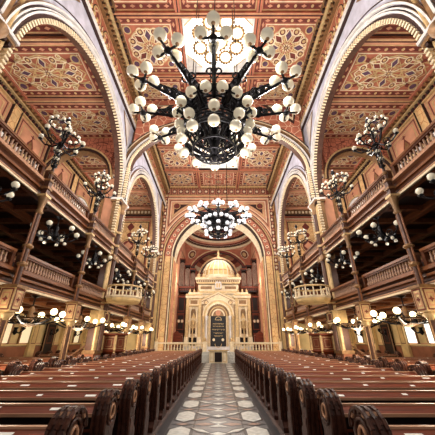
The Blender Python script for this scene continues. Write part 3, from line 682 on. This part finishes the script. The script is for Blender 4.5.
# organ cases and choir doors either side
for s in (-1,1):
    sd='left' if s<0 else 'right'
    t=thing('organ_case','dark wooden organ case with tall pipe towers hanging %s of the ark dome'%sd,'organ',(s*3.41,29.0,6.22)); t.scale=(.9,1,1)
    m=MB(); m.box(I,-.85,.85,-.1,1.4,.2,.6,'wood_dark'); m.box(I,-1.0,1.0,-.3,1.4,.6,.75,'wood'); 
    m.box(I,-.85,.85,-.0,1.4,.75,3.0,'wood_dark'); dentils(m,A,-1.0,1.0,.35,.55,.1,.2,'wood',.2); m.build('case',t)
    for k,(x,h) in enumerate(((-s*-.68,3.75),(s*.0,3.1),(-s*.68,2.6))):
        m=MB(); m.box(I,x-.34,x+.34,-.25,.5,h-.15,h,'wood_dark'); m.box(I,x-.38,x+.38,-.3,.5,h,h+.12,'wood'); m.box(I,x-.34,x+.34,.0,.5,.75,h,'wood_dark')
        for q in (-.33,.33): m.box(I,x+q-.03,x+q+.03,-.22,.1,.75,h,'wood')
        m.build('tower',t)
        for j in range(4):
            px=x-.225+.15*j; m=MB(); m.lathe((px,-.12,.78),[(.03,0),(.065,.3),(.065,h-1.05-.1*abs(j-1.5))],'organ_pipe',8); m.build('pipe',t)
    t=thing('choir_screen','dark panelled wooden screen with round windows and doors %s of the ark'%sd,'screen',(s*3.9,29.0,ZP)); t.scale=(.8,1,.93)
    m=MB(); m.box(I,-.5,.5,0,.3,0,5.4,'wood_dark'); B=fa(0)
    for z in (0.1,2.0,3.9): m.rring(B,-.45,.45,z,z+1.6,.1,.03,'wood')
    m.box(I,-.55,.55,-.1,.4,5.4,5.6,'wood'); m.box(I,-.55,.55,-.06,.3,3.6,3.75,'wood'); m.build('panel',t)
    for x in (-.22,.22):
        m=MB(); m.disc(B,x,2.9,.15,.05,'cream',12); m.ring(B,x,2.9,.15,.2,.055,'gold_dark',12); m.build('round_window',t)
    for x in (-.24,.24):
        m=MB(); m.box(B,x-.2,x+.2,.1,1.7,.03,.08,'wood'); m.rring(B,x-.15,x+.15,.3,1.5,.05,.09,'wood_edge'); m.build('door_leaf',t)
    t=thing('clergy_seat','carved wooden armchair on the platform %s of the ark'%sd,'chair',(s*4.0,27.3,ZP))
    m=MB(); m.box(I,-.4,.4,-.35,.35,.35,.5,'wood'); m.build('seat',t)
    m=MB(); m.prism(fa(.3),[(-.42,.35),(.42,.35),(.42,1.4),(.2,1.6),(0,1.75),(-.2,1.6),(-.42,1.4)],0,.1,'wood'); m.build('backrest',t)
    for q in (-.4,.4): m=MB(); m.box(I,q-.04,q+.04,-.35,.3,.0,.75,'wood_dark'); m.build('side_panel',t)
# ------------------------------------------------------------------ cast-iron gallery columns
def make_column(loc,label):
    t=thing('gallery_column',label,'column',loc)
    m=MB(); m.lathe((0,0,0),[(.24,0),(.24,.3),(.18,.4),(.18,.8),(.13,.9)],'gold_dark',8); m.build('base',t)
    m=MB(); m.lathe((0,0,.9),[(.1,0),(.09,1.5)],'column_iron',10)
    for k in range(4): m.tube((.1*cos(k*pi/2),.1*sin(k*pi/2),.9),(.1*cos(k*pi/2),.1*sin(k*pi/2),2.4),.03,.03,5,'gold_dark')
    m.build('lower_shaft',t)
    m=MB(); m.lathe((0,0,2.15),[(.1,0),(.19,.15),(.15,.22)],'gold',8); m.box(I,-.2,.2,-.2,.2,2.36,3.0,'gold')
    for (fx) in (lambda a,b,c:(a,-.2-c,b), lambda a,b,c:(-.2-c,a,b), lambda a,b,c:(.2+c,a,b)):
        m.rring(fx,-.17,.17,2.4,2.96,.035,.012,'red_dark'); m.rring(fx,-.1,.1,2.5,2.86,.03,.012,'terra_light'); m.star(fx,0,2.68,.04,.09,4,.012,'red_dark')
    m.box(I,-.25,.25,-.25,.25,2.98,3.06,'gold_dark'); m.build('capital',t)
    m=MB(); m.tube((0,0,3.06),(0,0,5.3),.07,.06,8,'column_iron')
    for q in (-.1,.1): m.tube((0,q,3.06),(0,q,5.3),.03,.03,5,'wood_rail')
    for z in (3.6,4.15): m.lathe((0,0,z),[(.08,0),(.15,.05),(.15,.1),(.08,.15)],'gold_dark',8)
    m.build('upper_shaft',t)
    m=MB(); m.lathe((0,0,5.3),[(.07,0),(.13,.08),(.08,.16),(.1,.35),(.16,.6)],'gold_dark',8); m.box(I,-.15,.15,-.15,.15,5.9,5.98,'gold'); m.box(I,-.08,.08,-.08,.08,5.98,6.5,'column_iron'); m.box(I,-.12,.12,-.12,.12,6.2,6.28,'gold_dark'); m.box(I,-.11,.11,-.11,.11,6.5,6.58,'gold_dark'); m.build('upper_capital',t)
    m=MB(); m.tube((0,0,6.58),(0,0,7.0),.05,.05,8,'column_iron'); m.lathe((0,0,6.8),[(.05,0),(.1,.05),(.05,.12)],'gold_dark',8); m.build('post',t)
    return t
WHERE=['first gallery column from the camera','second gallery column from the camera','first gallery column beyond the middle pier','second gallery column beyond the middle pier']
col0=None
for s in (-1,1):
    sd='left' if s<0 else 'right'
    for i,y in enumerate(COLS):
        lab='slender bronze and gold iron column on the %s, %s'%(sd,WHERE[i]); loc=(s*5.72,y,0)
        if col0 is None: col0=make_column(loc,lab); col0['group']='gallery columns'
        else: clone(col0,loc,0,lab,'gallery columns')
# ------------------------------------------------------------------ balustrades: one per bay
def make_balustrade(L,label,loc,s):
    t=thing('gallery_balustrade',label,'balustrade',loc)
    m=MB(); m.box(I,-.11,.11,-L/2,L/2,.44,.52,'wood_rail'); m.box(I,-.08,.08,-L/2,L/2,.38,.44,'wood_gallery'); m.build('handrail',t)
    m=MB(); m.box(I,-.09,.09,-L/2,L/2,0,.05,'wood_gallery'); m.build('base_rail',t)
    m=MB(); m.lathe((0,0,.04),[(.035,0),(.035,.03),(.055,.1),(.028,.2),(.034,.24),(.026,.3),(.04,.34)],'baluster_wood',8); b=m.build('baluster',t)
    n=21; b.location=(0,-L/2+.08,0)
    for k in range(1,n): part_copy(b,t,(0,-L/2+.08+(L-.16)*k/(n-1),0))
    for q in (-1,1):
        m=MB(); m.box(I,-.1,.1,q*(L/2-.06)-.06,q*(L/2-.06)+.06,0,.5,'wood_gallery'); m.build('end_post',t)
    return t
BAY=['beside the first column from the camera, near side','between the first and second columns','between the second column and the middle pier','just beyond the middle pier','between the two far columns','next to the end wall pier']
b0=None
for s in (-1,1):
    for (z,nm) in ((6.58,'upper'),(3.56,'lower')):
        for i in range(6):
            lab='%s gallery wooden balustrade on the %s, %s'%(nm,'left' if s<0 else 'right',BAY[i])
            loc=(s*5.98,MID[i],z)
            if b0 is None: b0=make_balustrade(3.1,lab,loc,s); b0['group']='gallery balustrades'
            else: clone(b0,loc,0,lab,'gallery balustrades')
# ------------------------------------------------------------------ lamps
def globe(r,m,capm='iron',nu=12,nv=8):
    g=MB(); g.sphere((0,0,0),r,m,nu,nv,capm); return g
# standing candelabrum on a gallery column: six arms below, hoops of bulbs above
def make_candelabrum(loc,label):
    t=thing('column_candelabrum',label,'lamp',loc)
    m=MB(); m.tube((0,0,0),(0,0,2.6),.05,.035,7)
    for z in (.1,.5,.9,1.3): m.lathe((0,0,z),[(.05,0),(.13,.06),(.05,.14)],'globe' if z in(.5,.9) else 'iron',8)
    for k in range(6): 
        t_=2*pi*k/6; m.path([(0,0,.3+.2*j) if 0 else (.12*cos(t_+j*.9),.12*sin(t_+j*.9),.2+.22*j) for j in range(6)],.022,4,'iron')
    m.lathe((0,0,2.55),[(.05,0),(.14,.1),(.02,.35)],'iron',8); m.build('stem',t)
    for k in range(6):
        q=2*pi*k/6+.3; a=thing('arm','','') if 0 else None
        m=MB(); pts=[(0,0,1.35),(.3,0,1.15),(.6,0,1.2),(.82,0,1.42)]; m.path(pts,.035,5); m.hoop((.42,0,1.32),.13,.02,'iron',10,4,'y'); m.lathe((.82,0,1.4),[(.04,0),(.1,.05),(.03,.08)],'iron',8)
        ar=m.build('arm',t); ar.rotation_euler=(0,0,q)
        g=globe(.1,'globe').build('globe',ar); g.location=(.82,0,1.6)
    for sy in (-1,1):
        m=MB(); m.hoop((0,0,0),.36,.03,'iron',20,5); m.path([(0,-sy*.4,-.35),(0,-sy*.3,-.1),(0,-sy*.36,0)],.03,4); m.path([(0,sy*.36,0),(0,0,.1),(0,-sy*.36,0)],.02,4)
        rg=m.build('hoop',t); rg.location=(0,sy*.44,2.0)
        gm=globe(.082,'globe',nu=10,nv=6).build('globe',rg); gm.location=(.38,0,.12)
        for k in range(1,9): q=2*pi*k/9; part_copy(gm,rg,(.38*cos(q),.38*sin(q),.12))
    return t
cd=None
for s in (-1,1):
    for i,y in enumerate(COLS):
        lab='black candelabrum with white globes on the %s %s'%('left' if s<0 else 'right',WHERE[i].replace('gallery column','column'))
        loc=(s*5.72,y,7.0)
        if cd is None: cd=make_candelabrum(loc,lab); cd['group']='standing candelabra'; cd.scale=(.84,)*3
        else: clone(cd,loc,.4*i,lab,'standing candelabra')
# hanging chandeliers under the upper gallery (unlit) and the lower gallery (lit)
def make_hanging(loc,label,lit):
    t=thing('gallery_chandelier',label,'chandelier',loc)
    m=MB(); m.tube((0,0,.1),(0,0,.95 if not lit else .72),.025,.025,5); m.lathe((0,0,-.2),[(.02,0),(.12,.1),(.16,.25),(.06,.4),(.1,.5),(.04,.62)],'iron' if not lit else 'gold_dark',8)
    m.lathe((0,0,.68),[(.03,0),(.1,.04),(.16,.08)],'iron',8); m.build('stem',t)
    if lit:
        m=MB(); m.hoop((0,0,.02),.62,.03,'gold_dark'); m.lathe((0,0,-.22),[(.05,0),(.2,.03),(.34,.1)],'gold_dark',12)
        for k in range(10): m.path([(.34*cos(pi/5*k),.34*sin(pi/5*k),-.12),(.62*cos(pi/5*k),.62*sin(pi/5*k),.02)],.02,4,'gold_dark'); m.hoop((0,0,-.1),.35,.025,'iron',16,4); m.build('bowl',t)
    n=6
    for k in range(n):
        q=2*pi*k/n+.26
        rr=.74 if not lit else .95
        m=MB(); m.path([(.05,0,.0),(.3,0,-.12),(.55,0,-.1),(rr,0,.05)],.028,5); m.hoop((.35,0,.02),.11,.018,'iron',10,4,'y'); m.lathe((rr,0,.04),[(.03,0),(.09,.04),(.03,.08)],'iron',8)
        ar=m.build('arm',t); ar.rotation_euler=(0,0,q)
        if lit: g=globe(.105,'globe_lit','globe_lit',10,8).build('globe',ar); g.location=(rr,0,.22)
        else:
            g=globe(.1,'globe',nu=10,nv=8).build('globe',ar); g.location=(rr,0,.22)
            g2=part_copy(g,ar,(.4,0,-.22)); g2.scale=(.6,)*3
    return t
h1=h2=None
BN=['nearest','second','third','fourth','fifth','farthest']
for s in (-1,1):
    for i,y in enumerate(MID):
        sd='left' if s<0 else 'right'
        if i<6:
            lab='unlit black chandelier with six globes hanging under the %s upper gallery, %s from the camera'%(sd,BN[i]); loc=(s*6.15,y,5.22)
            if h1 is None: h1=make_hanging(loc,lab,False); h1['group']='upper gallery chandeliers'
            else: clone(h1,loc,.5*i,lab,'upper gallery chandeliers')
        lab='lit chandelier with glowing warm globes hanging under the %s lower gallery, %s from the camera'%(sd,BN[i]); loc=(s*6.2,y,2.28)
        if h2 is None: h2=make_hanging(loc,lab,True); h2['group']='lit lower chandeliers'
        else: clone(h2,loc,.5*i,lab,'lit lower chandeliers')
        ld=bpy.data.lights.new('lamp_and_fill_glow','POINT'); ld.energy=LOWP if 'LOWP' in globals() else 110; ld.color=(1,.84,.62); ld.shadow_soft_size=.35
        lo=bpy.data.objects.new('lamp_and_fill_glow',ld); COL.objects.link(lo); lo.location=(s*6.2,y,1.75)
# ------------------------------------------------------------------ the great chandeliers
def make_great(loc,label,gm):
    t=thing('great_chandelier',label,'chandelier',loc)
    m=MB()          # cage body
    m.tube((0,0,-2.0),(0,0,1.1),.16,.16,8)
    for (z,r) in ((.55,.7),(.2,.85),(-.2,.95),(-.6,.9),(-1.0,1.0),(-1.25,1.05)):
        m.hoop((0,0,z),r,.05,'iron',28,5)
    for k in range(20):
        q=2*pi*k/20; c_,s_=cos(q),sin(q)
        m.path([(r*c_,r*s_,z) for z,r in ((.6,.6),(.2,.85),(-.2,.95),(-.6,.9),(-1.0,1.0),(-1.25,1.05))],.035,4)
        q2=q+pi/20
        for z in (.38,-.0,-.4,-.8):
            m.hoop((.9*cos(q2),.9*sin(q2),z),.12,.025,'iron',8,4,'x' if abs(cos(q2))>.7 else 'y')
    for k in range(10):
        q=2*pi*k/10; m.path([(.16*cos(q),.16*sin(q),.0),(.5*cos(q),.5*sin(q),-.5),(.3*cos(q),.3*sin(q),-1.1),(.16*cos(q),.16*sin(q),-1.5)],.05,4)
    m.build('cage',t)
    m=MB()          # open basket below
    for k in range(12):
        q=2*pi*k/12; m.path([(r*cos(q+tw),r*sin(q+tw),z) for r,z,tw in ((1.05,-1.25,0),(.98,-1.55,.1),(.75,-1.85,.2),(.4,-2.02,.3),(.1,-2.08,.3))],.03,4)
        m.path([(r*cos(q+tw),r*sin(q+tw),z) for r,z,tw in ((1.05,-1.25,0),(.98,-1.55,-.1),(.75,-1.85,-.2),(.4,-2.02,-.3),(.1,-2.08,-.3))],.03,4)
    m.hoop((0,0,-1.85),.76,.04); m.hoop((0,0,-2.02),.4,.03); m.lathe((0,0,-2.3),[(.02,0),(.14,.12),(.06,.25)],'iron',8); m.build('basket',t)
    m=MB()
    for q in (.5,1.8,2.65,3.7,4.7,5.8): m.tube((1.0*cos(q),1.0*sin(q),.5),(1.0*cos(q),1.0*sin(q),(17.6-loc[2])/ (t.scale[0])),.018,.018,4)
    m.build('suspension_rods',t)
    g0=globe(.2,gm,'gold_dark',14,10).build('globe',None)
    for k in range(12):
        q=2*pi*k/12+pi/2
        m=MB(); Lr=2.55; n=8
        up=[(.7+(Lr-.7)*i/n,0,.30-.20*i/n) for i in range(n+1)]; dn=[(.7+(Lr-.7)*i/n,0,-.32+.30*i/n) for i in range(n+1)]
        m.path(up,.065,4); m.path(dn,.065,4)
        for i in range(n):
            m.tube(up[i],dn[i+1],.045,.045,4,cap=False); m.tube(dn[i],up[i+1],.045,.045,4,cap=False)
            if i<6:
                for sy in (-1,1): m.tube(((up[i][0]),0,0),(up[i][0]+.15,sy*(.24-.03*i),.02),.05,.02,4)
                m.hoop((up[i][0],0,0),.16-.015*i,.03,'iron',8,4,'y')
        m.hoop((.95,0,-.05),.34,.05,'iron',12,5,'y'); m.hoop((1.35,0,0),.24,.045,'iron',10,5,'y'); m.prism(lambda a_,b_,c_:(a_,c_,b_),[(.6,-.45),(1.5,-.12),(1.5,.1),(.6,.35)],-.03,.03,'iron')
        for sy in (-1,1): m.hoop((1.1,sy*.2,0),.16,.04,'iron',10,4,'z'); m.hoop((1.7,sy*.14,.02),.11,.035,'iron',8,4,'z')
        m.lathe((2.75,0,-.1),[(.04,0),(.14,.06),(.1,.16),(.04,.25)],'iron',8)
        m.tube((2.4,0,0),(3.1,0,.0),.04,.04,5); m.tube((2.75,-.36,0),(2.75,.36,0),.04,.04,5)
        ar=m.build('arm',t); ar.rotation_euler=(0,0,q)
        for (x,y_) in ((3.14,0),(2.42,0),(2.78,.37),(2.78,-.37)): part_copy(g0,ar,(x,y_,.16+.03*(x>3)))
    for k in range(8):
        q=2*pi*k/8+pi/2+pi/8
        m=MB(); m.path([(.8,0,-.5),(1.1,0,-.62),(1.45,0,-.45)],.06,5); m.tube((1.4,-.3,-.45),(1.4,.3,-.45),.035,.035,5); m.hoop((1.05,0,-.4),.15,.03,'iron',10,4,'y')
        ar=m.build('short_arm',t); ar.rotation_euler=(0,0,q)
        for (x,y_) in ((1.38,.27),(1.38,-.27)): part_copy(g0,ar,(x,y_,-.3))
    lr=MB(); lr.hoop((0,0,-1.45),1.08,.05,'iron',28,5)
    lr=lr.build('lower_ring',t)
    for k in range(10):
        q=2*pi*k/10+pi/2; part_copy(g0,lr,(1.2*cos(q),1.2*sin(q),-1.62))
    lr=MB(); lr.hoop((0,0,-.9),1.05,.04,'iron',28,5); lr=lr.build('middle_ring',t)
    for k in range(8):
        q=2*pi*k/8+pi/2
        part_copy(g0,lr,(1.2*cos(q),1.2*sin(q),-.95))
    bpy.data.objects.remove(g0)
    for o in t.children_recursive:
        pass
    return t
C1=(-.14,7.4,9.6)
ch1=make_great(C1,'huge black iron chandelier with cream globes hanging nearest the camera below the big skylight','globe')
ch1['group']='great nave chandeliers'
C2=(0,17.5,9.9)
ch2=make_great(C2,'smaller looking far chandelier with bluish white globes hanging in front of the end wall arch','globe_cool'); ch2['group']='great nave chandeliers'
ch2.scale=(.75,)*3
# ------------------------------------------------------------------ pulpits and their stairs at the middle piers, small balconies above
for s in (-1,1):
    sd='left' if s<0 else 'right'
    t=thing('pulpit','carved wooden pulpit with brown panels standing at the %s middle pier'%sd,'pulpit',(s*5.62,15.5,0)); t.scale=(1,1,.84)
    m=MB(); m.lathe((0,0,0),[(.3,0),(.16,.5),(.16,.9),(.6,1.35)],'wood',6); m.build('pedestal',t)
    m=MB(); m.lathe((0,0,1.35),[(.68,0),(.72,.08),(.64,.12),(.64,.9),(.74,.95),(.74,1.05)],'wood',6,False)
    for k in range(6):
        q=2*pi*(k+.5)/6; r=.66; ux,uy=-sin(q),cos(q)
        fx=lambda a,b,c,q=q,ux=ux,uy=uy:((.56+c)*cos(q)+a*ux,(.56+c)*sin(q)+a*uy,b)
        m.rring(fx,-.28,.28,1.52,2.2,.05,.012,'gold_dark'); m.rring(fx,-.15,.15,1.65,2.07,.03,.012,'gold_dark')
    m.build('basket',t)
    for (q) in (0,1,2,3,4,5):
        m=MB(); m.tube((.65*cos(pi/3*q),.65*sin(pi/3*q),1.3),(.65*cos(pi/3*q),.65*sin(pi/3*q),2.4),.05,.05,6,'gold'); m.build('corner_post',t)
    m=MB(); 
    for k in range(8): m.box(I,s*(.6+.22*k)-.13,s*(.6+.22*k)+.13,-.3,.5,max(0,1.25-.2*k-.3),1.3-.17*k,'wood_dark')
    m.build('steps',t)
    m=MB(); 
    for yy in (-.32,.5): m.path([(s*.55,yy,2.35),(s*2.2,yy,.95)],.05,5,'wood_edge'); [m.tube((s*(.6+.22*k),yy,1.3-.17*k),(s*(.6+.22*k),yy,2.3-.18*k),.025,.025,4,'wood_rail') for k in range(8)]
    m.build('stair_rail',t)
    # sounding balcony
    t=thing('pier_balcony','small cream and gold half-round balcony fixed to the %s middle pier'%sd,'balcony',(s*4.98,14.31,3.5))
    m=MB(); m.lathe((0,0,0),[(.5,-.1),(.8,-.06),(.88,.02),(.9,.12)],'ochre',10,False); m.lathe((0,0,.12),[(.9,0),(.95,.06),(.95,.12)],'cream',10,False); m.build('bowl',t)
    m=MB(); m.hoop((0,0,.72),.88,.05,'gold',20,5); m.build('handrail',t)
    for k in range(14):
        q=2*pi*k/14; m=MB(); m.lathe((.86*cos(q),.86*sin(q),.2),[(.03,0),(.06,.15),(.03,.3),(.04,.5)],'cream',6); m.build('baluster',t)
# sconces on the outer walls, doors
sc=None
for s in (-1,1):
    for i,y in enumerate((9.2,12.6,16.0,19.4,22.8)):
        lab='small dark wall lamp on the %s aisle wall, %s from the camera'%('left' if s<0 else 'right',ORD[i]); loc=(s*(XO-.02),y,2.15)
        if sc is None:
            sc=thing('wall_lamp',lab,'wall lamp',loc,0 if s<0 else pi,'aisle wall lamps')
            m=MB(); m.lathe((.12,0,0),[(.02,-.2),(.12,-.08),(.08,.1),(.12,.2)],'iron',8); m.build('bracket_plate',sc)
            m=MB(); m.path([(.1,0,0),(.35,0,-.1),(.55,0,.05)],.035,5); m.lathe((.55,0,.05),[(.03,0),(.1,.06),(.08,.22)],'iron',8); m.build('arm',sc)
        else: clone(sc,loc,0 if s<0 else pi,lab,'aisle wall lamps')
    d=MB(); fs=side(s,XO-.05); d.box(fs,18.9,19.9,0,2.7,.0,.12,'wood_dark'); d.rring(fs,18.8,20.0,0,2.8,.12,.16,'gold_dark'); d.rring(fs,19.1,19.7,1.5,2.5,.06,.14,'wood')
    struct(d,'door_%d'%(1 if s<0 else 2))
    wi=3
    for i,y in enumerate((8.2,10.2,11.8,13.6,15.3,17.0,21.6,23.2)):
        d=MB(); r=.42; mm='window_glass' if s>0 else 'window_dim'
        d.prism(fs,[(y-r,1.55),(y+r,1.55)]+[(y+r*cos(pi*k/8),2.45+r*sin(pi*k/8)) for k in range(9)],0,.04,mm)
        d.arch(fs,y,2.45,r,r+.07,0,.1,'gold_dark',10)
        for q in (-1,1): lo,hi=sorted((y+q*r,y+q*(r+.07))); d.box(fs,lo,hi,1.5,2.45,0,.1,'gold_dark')
        struct(d,'window_%d'%(wi+i+(0 if s<0 else 8)))
# ------------------------------------------------------------------ pews
def pew_end():
    m=MB(); T=.055
    pr=[(-.22,0),(-.22,.08),(-.15,.16),(-.15,.55),(-.21,.72),(-.22,.88)]
    pr+=[(.0+.215*cos(t),.90+.18*sin(t)) for t in [pi-pi*k/10 for k in range(0,11)]]
    pr+=[(.20,.78),(.14,.66),(.16,.5),(.26,.42),(.26,.1),(.3,.0)]
    g=lambda a,b,c:(c,a,b)
    m.prism(g,pr,-T,T,'wood_end')
    # raised edge moulding over the scroll, carved roll
    P=[(-.17,.2),(-.17,.55),(-.22,.72),(-.23,.88)]+[(.0+.225*cos(t),.90+.19*sin(t)) for t in [pi-pi*k/8 for k in range(0,9)]]
    for q in (-T-.01,T+.01,0): m.path([(q,a,b) for a,b in P],.022,5,'wood_end')
    for k in range(7):
        t=pi*(k+.5)/7; m.tube((-T-.02,.2*cos(t),.9+.17*sin(t)),(T+.02,.2*cos(t),.9+.17*sin(t)),.028,.028,5,'wood_edge' if k%3==1 else 'wood_end')
    for q in (-1,1):
        for r in (.13,.07): m.hoop((q*(T+.008),0,.88),r,.018,'wood_edge' if r<.1 else 'wood_end',12,4,'x')
        m.box(I,q*(T),q*(T+.02),-.1,.1,.2,.62,'wood_end')
    return m
def make_pew(x0,x1,loc,label,nplates):
    t=thing('pew',label,'pew',loc); W=x1-x0
    e=pew_end().build('pew_end',t); e.location=(x0,0,0); part_copy(e,t,(x1,0,0))
    m=MB()
    g=lambda a,b,c:(c,a,b)
    m.prism(g,[(-.16,.855),(-.16,.88),(0,.93),(0,.905)],x0+.05,x1-.05,'wood'); m.box(I,x0+.05,x1-.05,-.175,-.16,.853,.886,'wood_edge'); m.box(I,x0+.05,x1-.05,-.0,.05,.9,.95,'wood_edge')
    m.build('book_ledge',t)
    m=MB(); m.box(I,x0+.05,x1-.05,.01,.05,.12,.9,'wood_dark')  # near-black panel: the shaded gap below each ledge is put into its colour
    n=int(W/.9)
    for k in range(n): m.rring(endw(.009),x0+.15+k*W/n,x0+.05+(k+1)*W/n-.1,.25,.7,.03,.01,'wood'); 
    m.build('back_panel',t)
    m=MB(); m.box(I,x0+.05,x1-.05,.06,.46,.42,.46,'wood_dark'); m.build('seat',t)
    m=MB(); m.box(I,x0+.05,x1-.05,-.1,-.05,.1,.14,'wood'); m.build('foot_rail',t)
    for k in range(nplates):
        x=x0+W*(k+.5)/nplates+random.uniform(-.12,.12); yy=random.uniform(-.11,-.05)
        q=MB(); w_=random.choice((.04,.04,.08)); sl=.05/.16
        q.face([(x-w_,yy-.025,.88+(yy-.025+.16)*sl+.006),(x+w_,yy-.025,.88+(yy-.025+.16)*sl+.006),(x+w_,yy+.025,.88+(yy+.025+.16)*sl+.006),(x-w_,yy+.025,.88+(yy+.025+.16)*sl+.006)],'paper'); q.build('name_plate',t)
    return t
protos=[]
for s in (-1,1):
    sd='left' if s<0 else 'right'
    for i in range(22):
        y=2.95+.95*i
        lab='brown wooden pew %s of the tiled aisle, %s row from the camera'%(sd,ORD[i])
        x0,x1=(-5.05,-1.36) if s<0 else (1.36,5.05)
        k=(s,i%3)
        if i<3: p=make_pew(x0,x1,(0,y,0),lab,4); p['group']='pews beside the central aisle'; protos.append((k,p))
        else: clone(dict(protos)[k],(0,y,0),0,lab,'pews beside the central aisle')
for s in (-1,1):
    sd='left' if s<0 else 'right'
    p0=None
    ys_=[5.9+1.05*k for k in range(18) if not 14.3<5.9+1.05*k<16.5]
    for i,y in enumerate(ys_):
        lab='wooden pew in the %s side aisle under the gallery, %s row from the camera'%(sd,ORD[i])
        x0,x1=(-10.6,-6.15) if s<0 else (6.15,10.6)
        if p0 is None: p0=make_pew(x0,x1,(0,y,0),lab,4); p0['group']='side aisle pews'
        else: clone(p0,(0,y,0),0,lab,'side aisle pews')
# ------------------------------------------------------------------ lights
wd=bpy.data.worlds.new('World'); S.world=wd; wd.use_nodes=True
wd.node_tree.nodes['Background'].inputs[0].default_value=(1,.95,.88,1); wd.node_tree.nodes['Background'].inputs[1].default_value=.34
def area(name,loc,rot,sx,sy,e,col=(1,.97,.92)):
    l=bpy.data.lights.new(name,'AREA'); l.shape='RECTANGLE'; l.size=sx; l.size_y=sy; l.energy=e; l.color=col
    o=bpy.data.objects.new(name,l); COL.objects.link(o); o.location=loc; o.rotation_euler=rot; return o
for s in (-1,1):
    for y in (9.2,19.42): pass
def point(loc,e,r=.6,col=(1,.95,.88)):
    l=bpy.data.lights.new('lamp_and_fill_glow','POINT'); l.energy=e; l.shadow_soft_size=r; l.color=col
    o=bpy.data.objects.new('lamp_and_fill_glow',l); COL.objects.link(o); o.location=loc
for (C,e) in ((C1,900),(C2,750)):
    for k in range(6):
        q=2*pi*k/6; point((2.0*cos(q),C[1]+2.0*sin(q),C[2]+.75),e/4,.4)
    point((0,C[1],C[2]-3.3),e*.5,.5)
for s in (-1,1):
    for y in COLS: point((s*5.72,y,9.9),150,.4)
    for y in MID: point((s*6.6,y,4.9),12,.3)
point((0,27.4,10.8),230,.6); point((0,26.6,5.0),30,.5); point((-3.6,27.0,7.2),80,.4); point((3.6,27.0,7.2),80,.4)  # fill points added to brighten choir bay, organ and ark; no fixtures here
# ------------------------------------------------------------------ camera
cam=bpy.data.cameras.new('Camera'); co=bpy.data.objects.new('Camera',cam); COL.objects.link(co)
cam.sensor_width=36; cam.sensor_fit='HORIZONTAL'; cam.lens=262/435*36; cam.shift_x=-.0018; cam.clip_start=.05; cam.clip_end=200
co.location=(0,0,1.65); co.rotation_euler=(R(90+25.24),0,0); S.camera=co
S.view_settings.view_transform='Standard'; S.view_settings.look='None'; S.view_settings.exposure=0.55; S.view_settings.gamma=1; S.view_settings.use_curve_mapping=False
